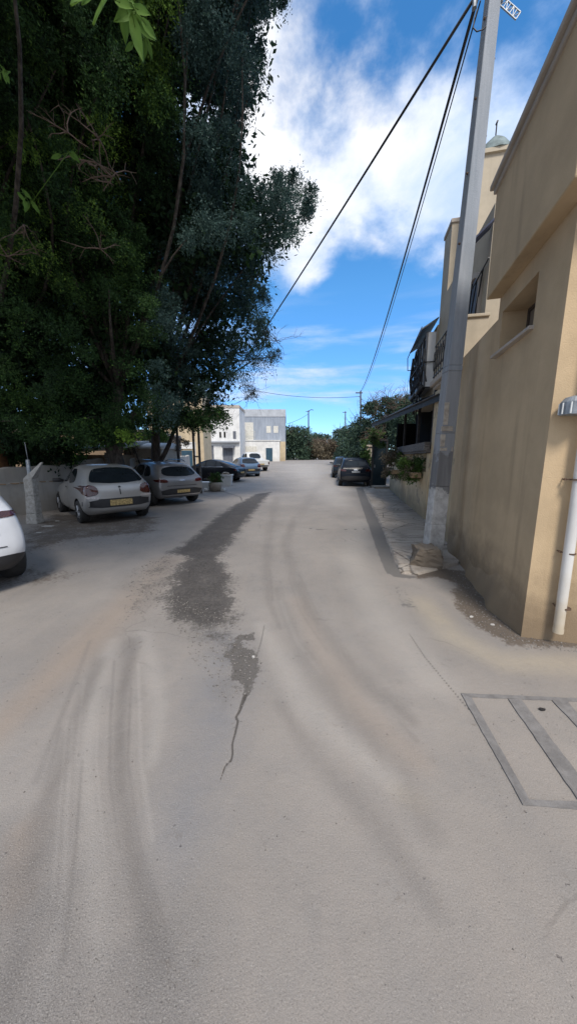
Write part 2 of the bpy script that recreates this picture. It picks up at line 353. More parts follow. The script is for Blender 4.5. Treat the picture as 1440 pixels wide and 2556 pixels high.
    for pl,w_,k_ in (([(318,1600),(326,1720),(318,1900),(345,2100),(420,2350)],.012,.9),([(285,1650),(276,1800),(275,1950),(300,2120)],.012,.8),([(150,1820),(120,1950),(80,2200)],.02,.8),
        ([(745,1430),(790,1530),(870,1640),(960,1740)],.02,.7),([(720,1440),(752,1530),(820,1630)],.018,.6),([(672,1420),(680,1500)],.03,.8),([(205,1900),(190,2100),(160,2400)],.008,.8),([(225,1600),(150,1800),(90,1950)],.02,.6),([(800,1560),(900,1690),(1040,1850)],.02,.5)):
        tr=np.maximum(tr,.8*k_*sm(line_mask(Pn,pl,[w_*1.7]*len(pl),1)))
    lt=.55*sm(line_mask(Pn,[(280,1600),(235,1750),(215,1900),(230,2150),(250,2400)],[.11,.08,.07,.08,.08],1))
    lt=np.maximum(lt,.7*sm(line_mask(Pn,[(650,1560),(760,1760),(860,1850),(980,1950)],[.12,.2,.15,.12],1)))
    lt=np.maximum(lt,.55*sm(line_mask(Pn,[(360,1580),(400,1760),(380,1900)],[.14,.1,.07],1)))
    lt=np.maximum(lt,.7*sm(line_mask(Pn,[(900,1300),(880,1400),(960,1560),(1080,1700)],[.6,.4,.4,.3],1)))
    lt=np.maximum(lt,.9*sm(line_mask(Pn,[(760,1160),(790,1200),(850,1260)],[5,2,.9],1)))
    for pl,w_ in (([(182,1800),(168,2000),(160,2200),(120,2500)],.010),([(168,1800),(150,2000),(130,2250)],.008),([(345,1650),(352,1900),(380,2100)],.012),([(250,1650),(240,1900),(265,2200)],.008),([(265,1840),(325,1815)],.006),([(700,1500),(740,1600),(800,1680)],.02),([(210,1700),(190,1900)],.01),([(140,2300),(90,2556)],.01)):
        lt=np.maximum(lt,.45*sm(line_mask(Pn,pl,[w_*1.8]*len(pl),1)))
    brown=sm(line_mask(Pn,[(420,1400),(330,1500),(200,1620),(60,1760),(-150,1950)],[.5,.45,.35,.25,.2],1))*.9
    brown=np.maximum(brown,.5*sm(line_mask(Pn,[(740,1500),(800,1620),(900,1770),(1040,1900)],[.2,.2,.18,.16],1)))
    brown=np.maximum(brown,.8*sm(line_mask(Pn,[(60,2080),(40,2250)],[.12,.1],1)))
    yel=np.maximum(sm(line_mask(Pn,[(1050,1500),(1130,1590),(1250,1650),(1400,1660),(1600,1680)],[.25,.28,.25,.25,.3],1)),.4*sm(line_mask(Pn,[(1000,1980),(1040,2000)],[.1,.1],1)))
    wet_shade=poly_mask(Pn,[(1110,1420),(1160,1425),(1215,1475),(1300,1585),(1450,1590),(1460,1612),(1350,1616),(1270,1608),(1200,1570),(1140,1520),(1130,1480),(1150,1460),(1090,1440),(1040,1445),(1050,1425)],.07)
    wet_shade=np.maximum(wet_shade,.7*poly_mask(Pn,[(60,1330),(130,1280),(400,1290),(380,1330),(200,1345),(60,1380)],.25))  # darker ground under the left trees: shade painted into the dirt mask
    wet_shade=np.maximum(wet_shade,.5*poly_mask(Pn,[(-300,1400),(60,1410),(200,1430),(140,1455),(-100,1480)],.2))
    m1=np.stack([put(np.maximum(dark,0)),put(brown),put(tr)],1); m2=np.stack([put(gut),put(bare),put(np.clip(grav,0,1))],1); m3=np.stack([put(yel),put(wet_shade),put(lt)],1)
    m4=np.stack([put(blob),put(crack),Zr],1)
    Z=Z-.0*m4[:,0]; Z[near]-=.004*blob+.006*crack
    Z[near]-=.003*sm(dark)
    V=np.stack([X,Y,Z],1)
    # cap under the camera
    V=np.vstack([V,[[0,0,0]]]); m1,m2,m3,m4=[np.vstack([q,[[0,0,0]]]) for q in (m1,m2,m3,m4)]
    o=npmesh('road',V,Fq,ground_mat(),None,{'m1':m1,'m2':m2,'m3':m3,'m4':m4})
    bm=bmesh.new(); bm.from_mesh(o.data); bm.verts.ensure_lookup_table(); c0=bm.verts[len(V)-1]
    for i in range(na): bm.faces.new((bm.verts[(i+1)%na],bm.verts[i],c0))
    bm.to_mesh(o.data); bm.free(); o.data.polygons.foreach_set('use_smooth',[True]*len(o.data.polygons))
    # make sure the sheet faces up
    if o.data.polygons[1000].normal.z<0: o.data.flip_normals()
    struct(o)
def ground_mat():
    t=NT('dusty_asphalt')
    def ch(a): 
        s=t.n.new('ShaderNodeSeparateColor'); t.l.new(t.attr(a).outputs['Color'],s.inputs[0]); return s.outputs
    a1,a2,a3,a4=ch('m1'),ch('m2'),ch('m3'),ch('m4')
    n1=t.noise(.55,5,.55); n2=t.noise(3.2,7,.62); n3=t.noise(22,6,.65); agg=t.noise(170,3,.7); agg2=t.noise(420,2,.7)
    streak=t.noise(1,6,.6,t.mapping((7,.9,1)))
    vor=t.n.new('ShaderNodeTexVoronoi'); vor.inputs['Scale'].default_value=95; t.l.new(t.o,vor.inputs['Vector'])
    col=t.mix(t.ramp(n1,.3,.7),(.230,.206,.184),(.300,.268,.238))
    col=t.mix(t.ramp(n2,.38,.72,0,.35),col,(.190,.182,.176))
    col=t.mix(t.ramp(streak,.45,.75,0,.40),col,(.29,.252,.220))
    col=t.mix(t.math('MULTIPLY',a3[2],.45),col,(.43,.395,.355))
    col=t.mix(t.math('MULTIPLY',a1[1],.5),col,(.30,.225,.165))
    col=t.mix(t.math('MULTIPLY',a3[0],t.ramp(n2,.2,.7,.25,.75)),col,(.37,.315,.235))
    col=t.mix(t.math('MULTIPLY',a1[2],t.ramp(streak,.3,.7,.42,.80)),col,(.145,.128,.115))
    col=t.mix(t.math('MULTIPLY',a2[1],t.ramp(n2,.25,.7,.35,.8)),col,(.185,.182,.188))
    gm=t.math('MULTIPLY',a2[2],t.ramp(n2,.25,.65,.35,.9)); col=t.mix(t.math('MULTIPLY',gm,.55),col,(.165,.152,.142))
    def rag(x,n,amt=.7,k=.14):
        return t.ramp(t.math('ADD',x,t.math('MULTIPLY',t.math('SUBTRACT',n,.5),amt)),.5-k,.5+k)
    mixn=t.math('ADD',t.math('MULTIPLY',n2,.5),t.math('MULTIPLY',n3,.5))
    patch=t.mix(t.ramp(n3,.35,.7),(.034,.029,.026),(.070,.061,.054)); patch=t.mix(t.ramp(n2,.60,.78,0,.5),patch,(.16,.14,.125))
    col=t.mix(t.math('MULTIPLY',rag(a1[0],mixn,2.4,.2),t.ramp(mixn,.42,.68,1,.8)),col,patch)
    col=t.mix(rag(a4[0],mixn,2.2,.08),col,t.mix(n3,(.085,.076,.070),(.13,.117,.105)))
    col=t.mix(t.math('MULTIPLY',rag(a2[0],mixn,1.6,.12),.85),col,t.mix(n3,(.085,.08,.075),(.135,.126,.118)))
    col=t.mix(t.math('MULTIPLY',rag(a3[1],mixn,3.0,.25),.85),col,t.mix(n3,(.045,.031,.02),(.125,.09,.06)))
    col=t.mix(t.math('MULTIPLY',t.ramp(a4[1],.2,.8),.85),col,(.05,.042,.036))
    # aggregate: pale and dark grains, stronger where the surface is bare
    amt=t.math('ADD',t.math('MULTIPLY',gm,.45),.42)
    col=t.mix(t.math('MULTIPLY',t.ramp(agg,.55,.75),amt),col,(.50,.47,.43))
    col=t.mix(t.math('MULTIPLY',t.ramp(agg,.47,.28),t.math('ADD',amt,.15)),col,(.085,.075,.068))
    col=t.mix(t.math('MULTIPLY',t.ramp(agg2,.5,.3),amt),col,(.10,.09,.082))
    # pits and little holes
    pit=t.math('MULTIPLY',t.ramp(t.noise(38,2,.5),.68,.74),t.ramp(n2,.5,.65)); col=t.mix(t.math('MULTIPLY',pit,.8),col,(.06,.05,.045))
    vc=t.n.new('ShaderNodeTexVoronoi'); vc.feature='DISTANCE_TO_EDGE'; vc.inputs['Scale'].default_value=.55
    wv=t.n.new('ShaderNodeMix'); wv.data_type='RGBA'; wv.blend_type='ADD'; wv.inputs[0].default_value=.5; t.l.new(t.o,wv.inputs[6]); wn_=t.n.new('ShaderNodeTexNoise'); wn_.inputs['Scale'].default_value=2.2; wn_.inputs['Detail'].default_value=6; t.l.new(t.o,wn_.inputs['Vector']); t.l.new(wn_.outputs['Color'],wv.inputs[7]); t.l.new(wv.outputs[2],vc.inputs['Vector'])
    hair=t.math('MULTIPLY',t.ramp(vc.outputs[0],.0015,.007,1,0),t.ramp(t.noise(.9,4,.6),.50,.64)); col=t.mix(t.math('MULTIPLY',hair,.3),col,(.08,.07,.062))
    blot=t.ramp(t.noise(1.6,6,.7,None,.8),.60,.70); col=t.mix(t.math('MULTIPLY',blot,.22),col,(.15,.14,.13))
    h=t.math('ADD',t.math('MULTIPLY',agg,t.math('ADD',t.math('MULTIPLY',gm,1.6),.8)),t.math('ADD',t.math('MULTIPLY',n3,1.3),t.math('MULTIPLY',pit,-2)))
    t.bump(h,.55,.006)
    return t.fin(col,t.ramp(n3,.3,.7,.75,.95))
build_ground()
def gravel():
    q=random.Random(77); V=[];Fq=[];T=[]
    zones=[(500,[(0,2150),(480,2250),(500,2700),(-100,2700)],(.001,.0032)),(700,[(420,1480),(580,1540),(660,1640),(600,1780),(520,1720),(430,1560)],(.003,.011)),(450,[(330,1420),(430,1380),(440,1500),(300,1560)],(.004,.013)),
           (700,[(1120,1420),(1180,1440),(1300,1590),(1460,1595),(1460,1630),(1280,1622),(1150,1540)],(.003,.010)),(350,[(60,1310),(380,1290),(380,1350),(60,1390)],(.005,.014)),(350,[(-200,1500),(400,1550),(300,2100),(-200,2100)],(.002,.006)),(450,[(650,1500),(1440,1700),(1440,2500),(500,2500)],(.0012,.004)),(250,[(895,1215),(1045,1300),(1060,1430),(985,1430)],(.005,.014))]
    for n,px,(a,b) in zones:
        P=[gp(u,min(v,2900)) for u,v in px]; xs=[p.x for p in P]; ys=[p.y for p in P]; k=0
        while k<n:
            x,y=q.uniform(min(xs),max(xs)),q.uniform(min(ys),max(ys))
            if not inpoly(np.array([[x,y]]),P)[0]: continue
            k+=1; r=q.uniform(a,b); z=gz(y)+r*.25+(.035 if n==250 else 0); b0=len(V)
            for d in ((1,0,0),(-.2,.9,0),(-1,.1,0),(.1,-.9,0),(0,0,.7),(0,0,-.7)): V.append((x+d[0]*r*q.uniform(.7,1.2),y+d[1]*r*q.uniform(.7,1.2),z+d[2]*r*q.uniform(.6,1))); 
            t=q.random(); T+=[t]*6
            for i in range(4): j=(i+1)%4; Fq.append((b0+i,b0+j,b0+4)); Fq.append((b0+j,b0+i,b0+5))
    t=NT('grit'); f=t.attr('tint').outputs['Fac']; t.bump(t.noise(300,2),.3,.002)
    o=npmesh('gravel',V,Fq,t.fin(t.mix(f,(.10,.09,.08),(.31,.285,.26)),.9),None,{'tint':np.array(T)},3); tag(o,'loose grit and pebbles scattered over the dusty road','gravel',None,'stuff')
gravel()

# pavement slab on the right, broken concrete
def pavement():
    pts=[gp(906,1219),gp(960,1219)]
    L=[(906,1219),(928,1262),(952,1312),(985,1395),(1004,1432),(1040,1436)]; 
    left=[gp(*q) for q in L]; right=[Vector((5.15,16.3,0)),Vector((4.45,12.2,0)),Vector((3.70,8.6,0)),Vector((3.05,5.9,0)),Vector((2.72,4.9,0)),Vector((2.62,4.75,0))]
    V=[];Fq=[];n=60;m=26
    def lerp(a,t):
        t*=len(a)-1; i=min(int(t),len(a)-2); return a[i].lerp(a[i+1],t-i)
    for i in range(n+1):
        a=lerp(left,i/n);b=lerp(right,i/n)
        for j in range(m+1):
            p=a.lerp(b,j/m); z=gz(p.y)+.035+.012*math.sin(p.x*9+p.y*3)*math.sin(p.y*5); 
            if j==0: p=p+Vector((random.uniform(-.02,.02),0,0))
            V.append((p.x,p.y,z))
    for i in range(n):
        for j in range(m): k=i*(m+1)+j; Fq.append((k,k+m+1,k+m+2,k+1))
    b0=len(V)
    for i in range(n+1): p=V[i*(m+1)]; V.append((p[0]-.01,p[1],gz(p[1])-.02))
    for i in range(n): Fq.append((i*(m+1),b0+i,b0+i+1,(i+1)*(m+1)))
    b1=len(V)
    for j in range(m+1): p=V[n*(m+1)+j]; V.append((p[0],p[1]-.02,-.02))
    for j in range(m): Fq.append((n*(m+1)+j,b1+j,b1+j+1,n*(m+1)+j+1))
    t=NT('broken_pavement'); n1=t.noise(1.2,6,.6); n2=t.noise(1,7,.65,t.mapping((2,7,1))); n3=t.noise(40,4,.7)
    col=t.mix(t.ramp(n1,.3,.7),(.29,.25,.21),(.42,.37,.315)); col=t.mix(t.ramp(n2,.5,.68,0,.75),col,(.13,.10,.08))
    v=t.n.new('ShaderNodeTexVoronoi'); v.feature='DISTANCE_TO_EDGE'; v.inputs['Scale'].default_value=1.1; t.l.new(t.mapping((1,1,1),(0,0,0)),v.inputs['Vector'])
    ck=t.ramp(t.math('ADD',v.outputs[0],t.math('MULTIPLY',t.noise(9,4),.05)),.02,.045,1,0); col=t.mix(t.math('MULTIPLY',ck,.8),col,(.06,.05,.04))
    col=t.mix(t.ramp(n3,.5,.3,0,.4),col,(.09,.075,.065)); t.bump(t.math('ADD',n2,t.math('ADD',t.math('MULTIPLY',n3,.5),t.math('MULTIPLY',ck,-1))),.8,.02)
    struct(npmesh('pavement',V,Fq,t.fin(col,.9)))
pavement()
# trench repair strips: concrete bands round a buried grate
def trench():
    t=NT('trench_concrete'); n=t.noise(9,6,.7); n3=t.noise(160,3,.7); col=t.mix(t.ramp(n,.3,.7),(.135,.127,.122),(.215,.203,.195)); col=t.mix(t.ramp(n3,.5,.3,0,.4),col,(.07,.065,.06))
    t.bump(n3,.5,.004); mt=t.fin(col,.9)
    def strip(px):
        poly=[gp(*q) for q in px]; out=[]
        for i,p in enumerate(poly):
            q=poly[(i+1)%len(poly)]; k=max(1,int((q-p).length/.04))
            for j in range(k):
                w=p.lerp(q,j/k); 
                if j: w=w+Vector((random.uniform(-.003,.003),random.uniform(-.003,.003),0))
                out.append(w)
        return out
    mb=MB()
    for px in ([(1150,1732),(1470,1746),(1472,1754),(1176,1742)],[(1150,1733),(1176,1743),(1322,2003),(1304,2011)],
               [(1304,2012),(1323,1999),(1480,2004),(1482,2024)],[(1268,1747),(1300,1748),(1480,1985),(1480,2004),(1440,1997)],[(1378,1751),(1416,1753),(1500,1850),(1500,1880)]):
        mb.prism(strip(px),-.01,.006+.0012*len(mb.f)%.003)
    struct(mb.build('repair_strip',mt))
trench()

# ---------------------------------------------------------------- corner house, right
C0=gp(1300,1590); LD=(gp(1120,1370)-C0).normalized(); RZ=math.atan2(LD.y,LD.x)
def box_parent(name,loc,rz,label,cat,group=None): return empty(name,loc,rz,label,cat,group)
def corner_house():
    h=empty('corner_house',C0,RZ,'tall ochre rendered house corner with a recessed window beside the drainpipe','house')
    # wall in pieces round the window niche; local x runs up the street, y towards the road, z up
    wx0,wx1,wz0,wz1=.55,1.42,2.86,3.33; E1=3.14
    def wall_grid():
        mb=MB()
        mb.box(0,wx0,-5,0,-.05,3.55); mb.box(wx1,E1,-5,0,-.05,3.30); mb.box(wx0,wx1,-5,0,-.05,wz0); mb.box(wx0,wx1,-5,0,wz1,3.55); mb.box(wx1,1.56,-5,-.002,3.30,3.55)
        mb.box(wx0,wx1,-5,-.30,wz0,wz1)
        return mb
    mb=wall_grid(); mb.build('wall',M['ochre'],h)
    u=MB(); 
    u.prism([(-.24,-5.2),(-.24,.15),(1.56,.15),(1.56,-5.2)],3.53,4.72)
    u.build('upper_storey',M['ochre'],h,.012)
    s=MB(); s.prism([(-4,-5.3),(-4,.06),(-.20,.06),(-.17,.17),(1.60,.17),(1.60,-5.3)],3.50,3.56) if False else None
    c=MB(); c.prism([(-.30,-5.2),(-.30,.21),(1.62,.21),(1.62,-5.2)],4.72,4.78); c.prism([(-.265,-5.2),(-.265,.175),(1.59,.175),(1.59,-5.2)],4.66,4.72)
    c.build('roof_coping',M['coping'],h,.012)
    w=MB(); w.box(wx0+.03,wx1-.03,-.295,-.275,wz0+.03,wz1-.03); wn=w.build('window',mk('niche_interior',(.17,.14,.11),.8),h)  # brown panel colour stands in for the dim interior of the niche
    f=MB()
    for a in ((wx0,wx1,wz0,wz0+.035),(wx0,wx1,wz1-.035,wz1),(wx0,wx0+.035,wz0+.035,wz1-.035),(wx1-.035,wx1,wz0+.035,wz1-.035),(.97,1.0,wz0+.035,wz1-.035)): f.box(a[0],a[1],-.298,-.255,a[2],a[3])
    f.build('window_frame',mk('brown_frame',(.07,.055,.045),.6),wn)
    sl=MB(); sl.prism([(wx0-.03,-.2),(wx0-.03,.045),(wx1+.06,.07),(wx1+.06,-.2)],wz0-.03,wz0+.004); sl.build('window_sill',M['coping'],h,.006)
    # render skirt bulging at the foot of the wall
    k=MB(); N=90; rows=[(.10,-.03),(.085,.05),(.05,.15),(.02,.26),(-.012,.38)]
    for i in range(N+1):
        x=.02+(E1-.04)*i/N; e=min(1,(i/N)*6)*min(1,(1-i/N)*8); a=e*(.75+.35*math.sin(x*2.1+.5)+.22*math.sin(x*5.3)+.12*math.sin(x*13))
        for n_,z in rows: k.v.append((x,n_*a if n_>0 else n_,z*(.8+.25*math.sin(x*3.1)+.08*math.sin(x*11)) if z>0 else z))
    rws=len(rows)
    for i in range(N):
        for j in range(rws-1): a=i*rws+j; k.f.append((a,a+rws,a+rws+1,a+1)); k.m.append(0)
    k.build('render_skirt',M['ochre'],h,smooth=True)
    return h
HOUSE=corner_house()
# front face of that house looks at the camera: helper for points on it (x=0 plane in house space)
def hpt(x,y,z):
    return Matrix.Translation(C0)@Matrix.Rotation(RZ,4,'Z')@Vector((x,y,z))
def front_pt(u,v,off=0):
    # intersect ray with the plane local x = -off
    r=ray(u,v); n=LD; t=((C0-LD*off)-Vector((0,0,EYE))).dot(n)/r.dot(n); return Vector((0,0,EYE))+r*t
def drainpipe():
    a=front_pt(1392,1578,.075); b=front_pt(1447,1180,.075)
    t=empty('drainpipe',(a.x,a.y,0),0,'white plastic drainpipe with open foot on the ochre front wall','drainpipe')
    d=(b-a); top=a+d*3.3; lo=a-Vector((0,0,0))
    mb=MB(); pts=[lo,a+d*.5,b,top]; mb.tube(pts,.038,20,cap=False); mb.tube([p for p in (lo,top)],.034,20,m=1,cap=False)
    # ring closing the rim
    mb.tube([lo+Vector((0,0,-.002)),lo+Vector((0,0,.045))],.0405,20,cap=False)
    o=mb.build('pipe',[stucco('pipe_plastic',(.62,.61,.585),(.42,.32,.18),.35,.7,.05),mk('pipe_inside',(.30,.25,.18),.8)],t,smooth=True,world=True)
    for u,v in ((1410,1518),(1422,1381),(1436,1197)):
        c=front_pt(u,v,.075); m=MB(); m.tube([c-Vector((0,0,.006)),c+Vector((0,0,.006))],.0415,20)
        l=c+Vector((-LD.y,LD.x,0))*.055+LD*.03; m.tube([c+Vector((-LD.y,LD.x,0))*.03,l,l+LD*.05],.005,8); m.tube([l-LD*.008,l+LD*.01],.010,10)
        m.build('bracket',M['rust'],t,world=True)
drainpipe()
def wall_lamp():
    c=front_pt(1436,1010,.10); t=empty('wall_lamp',(c.x,c.y,c.z-.09),0,'small grey rounded lamp housing on the ochre front wall above the drainpipe','wall lamp')
    m=MB(); 
    for k in range(6): pass
    m.tube([c+Vector((0,0,-.075)),c+Vector((0,0,.02)),c+Vector((0,0,.055)),c+Vector((0,0,.07))],[.095,.095,.07,.02],24)
    for k in range(10):
        a=k/10*2*math.pi; q=c+Vector((math.cos(a)*.0955,math.sin(a)*.0955,-.07)); m.tube([q,q+Vector((0,0,.085))],.006,6,m=1)
    m.build('housing',[M['steel'],M['white_p']],t,smooth=False,world=True)
    a=MB(); a.tube([c+Vector((0,0,-.02)),c+LD*.1+Vector((0,0,-.02))],.03,10); a.build('mount',M['steel'],t,world=True)
wall_lamp()

# ---------------------------------------------------------------- utility pole
def pole():
    bx,by=2.33,5.02; tx,ty=2.56,5.05; H=8.6
    t=empty('utility_pole',(bx,by,0),0,'tall grey concrete utility pole with peeling whitewashed foot beside the ochre wall','utility pole')
    def c(z): return (bx+(tx-bx)*z/7.4,by+(ty-by)*z/7.4,z)
    def w(z): return .245-.0135*z
    nt=NT('pole_concrete'); g=nt.n.new('ShaderNodeSeparateXYZ'); nt.l.new(nt.o,g.inputs[0]); z=g.outputs[2]
    n=nt.noise(2.5,7,.65); st=nt.noise(1,7,.65,nt.mapping((9,9,.8))); fine=nt.noise(60,4,.7)
    col=nt.mix(nt.ramp(st,.3,.7),(.22,.245,.275),(.30,.32,.35))
    zz=nt.math('ADD',z,nt.math('MULTIPLY',nt.math('SUBTRACT',n,.5),1.3))
    col=nt.mix(nt.ramp(z,2.86,2.90,1,0),col,nt.mix(nt.ramp(st,.3,.7),(.24,.25,.265),(.31,.32,.335)))
    col=nt.mix(nt.ramp(zz,1.66,1.74,1,0),col,nt.mix(nt.ramp(st,.3,.7),(.14,.138,.14),(.225,.22,.22)))
    col=nt.mix(nt.math('MULTIPLY',nt.ramp(zz,1.13,1.2,1,0),nt.ramp(st,.25,.5,.6,1)),col,nt.mix(nt.ramp(nt.noise(6,7,.7),.35,.65),(.34,.325,.31),(.55,.54,.52)))
    col=nt.mix(nt.ramp(nt.noise(1,6,.6,nt.mapping((7,7,2.2),(1.7,3.1,0))),.70,.73,0,1),col,(.22,.13,.06))
    col=nt.mix(nt.ramp(z,.02,.35,.6,0),col,(.22,.18,.14))
    nt.bump(nt.math('ADD',fine,nt.math('MULTIPLY',n,1.5)),.4,.012); cm=nt.fin(col,.85)
    m=MB(); zs=[0,1.2,2.88]
    for a,b in zip([0,.6,1.2,2.0,2.88],[.6,1.2,2.0,2.88,2.90]): m.frus(c(a),(w(a),w(a)*.95),c(b),(w(b),w(b)*.95))
    m.frus(c(2.885),(w(2.88)+.006,w(2.88)*.95+.006),c(2.96),(w(2.96)+.004,w(2.96)*.95+.004))
    m.frus(c(2.962),(w(2.96),w(2.96)*.95),c(H),(w(H),w(H)*.95))
    sh=m.build('shaft',cm,t,.018,world=True)
    # protruding step bolts along both edges
    for k in range(9):
        b=MB(); z=4.15+.42*k; s=-1 if k%2 else 1; p=Vector(c(z)); b.tube([p+Vector((s*(w(z)/2-.02),-.02,0)),p+Vector((s*(w(z)/2+.022),-.02,0))],.014,8)
        b.build('step_bolt',M['rust'],t,world=True)
    # old poster remnants and metal strap on the front
    pm=mk('peeling_paper',(.40,.355,.30),.9,0,.3,14,.4)
    def flat(x0,x1,z0,z1,dy=.006):
        q=MB(); z=(z0+z1)/2; cc=c(z); yy=cc[1]-w(z)*.95/2; q.box(cc[0]+x0,cc[0]+x1,yy-dy,yy+.02,z0,z1); q.build('poster_scrap',pm,t,.003,world=True)
    flat(-.10,-.03,2.12,2.44); flat(-.115,.05,2.03,2.10,.018); flat(-.11,-.04,1.80,1.98); flat(-.105,.0,1.74,1.785,.012); flat(.07,.09,1.73,1.80)
    # lattice cross-arm near the top, on the right
    l=MB(); a0=at(1253,2,5.15); a1=at(1293,38,5.0); up=Vector((.1,0,.14)).normalized()*.09; d=a1-a0
    l.tube([a0+up*.5,a1+up*.5],.009,6); l.tube([a0-up*.5,a1-up*.5],.009,6)
    for k in range(6):
        l.tube([a0+d*(k/5)+up*.5,a0+d*(k/5)-up*.5],.007,6)
        if k<5: l.tube([a0+d*(k/5)+up*(.5 if k%2 else -.5),a0+d*((k+1)/5)+up*(-.5 if k%2 else .5)],.006,6)
    l.tube([a0,Vector(c(a0.z))],.02,8); l.build('cross_arm',M['steel'],t,world=True)
    # insulator hook where the cables gather
    g=MB(); hk=at(1186,-10,5.15); g.tube([Vector(c(hk.z)),hk],.018,8); g.tube([hk,hk+Vector((0,0,-.12))],.03,8); g.build('insulator',M['steel'],t,world=True)
    return hk
HK=pole()
def boulder(name,cx,cy,sz,label,seed,mat,z=0):
    bm=bmesh.new(); bmesh.ops.create_icosphere(bm,subdivisions=3,radius=1); r=random.Random(seed)
    pl=[(Vector((r.gauss(0,1),r.gauss(0,1),r.gauss(0,.8))).normalized(),r.uniform(.6,.85)) for _ in range(12)]
    for v in bm.verts:
        for n,d in pl:
            k=v.co.dot(n)-d
            if k>0: v.co-=n*k
        v.co+=Vector((r.gauss(0,.012),)*3)
        v.co=Vector((v.co.x*sz[0],v.co.y*sz[1],(v.co.z+.55)*sz[2]))
    me=bpy.data.meshes.new(name); bm.to_mesh(me); bm.free(); me.materials.append(mat); o=bpy.data.objects.new(name,me); COL.objects.link(o); o.location=(cx,cy,z)
    return tag(o,label,'rock')
def footing():
    r=random.Random(8); bm=bmesh.new(); bmesh.ops.create_cube(bm,size=1); bmesh.ops.subdivide_edges(bm,edges=bm.edges[:],cuts=7,use_grid_fill=True)
    for v in bm.verts:
        c=v.co; top=c.z>.3
        c.x*=.50; c.y*=.34; c.z=(c.z+.5)*.31
        c.x+=.05*math.sin(c.z*9+c.y*5)-(.10*(c.z/.25) if c.x>0 else -.07*(c.z/.25)); c.z+=.05*(c.x)*(c.z>.1)+.012*math.sin(c.x*31)*math.sin(c.y*27)
        v.co=c+Vector((r.gauss(0,.007),r.gauss(0,.007),r.gauss(0,.006)))
    me=bpy.data.meshes.new('concrete_footing'); bm.to_mesh(me); bm.free(); me.materials.append(stucco('old_concrete',(.30,.245,.185),(.10,.08,.06),.6,.7,1.0)); o=bpy.data.objects.new('concrete_footing',me); COL.objects.link(o); o.location=(2.09,4.72,-.01); o.rotation_euler=(0,0,R(-14))
    tag(o,'rough tan block of broken concrete at the foot of the utility pole','concrete block')
footing()
boulder('rock',2.82,5.05,(.11,.06,.04),'flat pale stone lying between the pole and the ochre wall',9,M['stone'])

def cable(name,a,b,sag,r,label,n=30,group='overhead cables',mat='cable'):
    pts=[]
    for i in range(n+1):
        t=i/n; p=Vector(a).lerp(Vector(b),t); p.z-=sag*4*t*(1-t); pts.append(p)
    o=MB().tube(pts,r,6).build(name,M[mat],smooth=True); o['label']=label; o['category']='cable'; o['group']=group; return o
FP=at(900,976,34.0)
cable('overhead_cable',HK,at(520,1012,34),.45,.021,'thick black cable sloping left from the pole top into the tree')
cable('overhead_cable',HK+Vector((.03,0,0)),FP,.75,.022,'thick black cable from the near pole to the far pole above the hedge')
cable('overhead_cable',HK+Vector((.08,.02,-.02)),FP+Vector((.0,0,-.06)),.95,.009,'thinner black cable hanging just right of the thick one to the far pole')
lp=MB(); k0=at(1183,72,5.1); pts=[at(u,v,5.05-.06*(i>2)) for i,(u,v) in enumerate(((1192,20),(1184,45),(1181,68),(1190,77),(1205,72),(1220,58),(1232,38)))]; lp.tube(pts,.007,6)
tag(lp.build('overhead_cable',M['cable'],smooth=True),'short black cable loop hanging beside the top of the concrete pole','cable','overhead cables')
cable('overhead_cable',at(640,975,34),FP+Vector((0,0,-.5)),.35,.02,'far thin cable crossing the sky low above the distant bushes',24)
def far_pole(u,vt,Y,r,label,lamp=False):
    g=gp_y(u,Y); top=at(u,vt,Y); t=empty('street_pole',(g.x,g.y,g.z),0,label,'utility pole','slim poles down the street')
    m=MB(); m.tube([(g.x,g.y,g.z-.1),(top.x,top.y,top.z)],[r*1.3,r*.8],10); m.build('shaft',M['polewood'],t,smooth=True,world=True)
    a=MB(); a.box(top.x-.5,top.x+.2,Y-.04,Y+.04,top.z-.25,top.z-.15)
    if lamp: a.tube([(top.x,Y,top.z-.1),(top.x+.5,Y,top.z+.15),(top.x+.9,Y,top.z+.05)],.06,8)
    a.build('lamp_arm' if lamp else 'cross_arm',M['polewood'],t,world=True); return top
def gp_y(u,Y):
    z=gz(Y); lo,hi=0,2556
    for _ in range(50):
        m=(lo+hi)/2
        if at(u,m,Y).z>z: lo=m
        else: hi=m
    return at(u,lo,Y)
far_pole(900,975,34,.09,'slim pole rising from the bushes at the end of the long cables')
PT=far_pole(770,1024,62,.13,'distant pole with a bent lamp arm behind the road end hedge',True)
far_pole(862,1026,60,.11,'distant bare pole left of the tall right hand hedge')
cable('overhead_cable',PT+Vector((0,0,-.6)),at(716,1058,58),.2,.03,'faint cable from the distant lamp pole to the grey house',12)

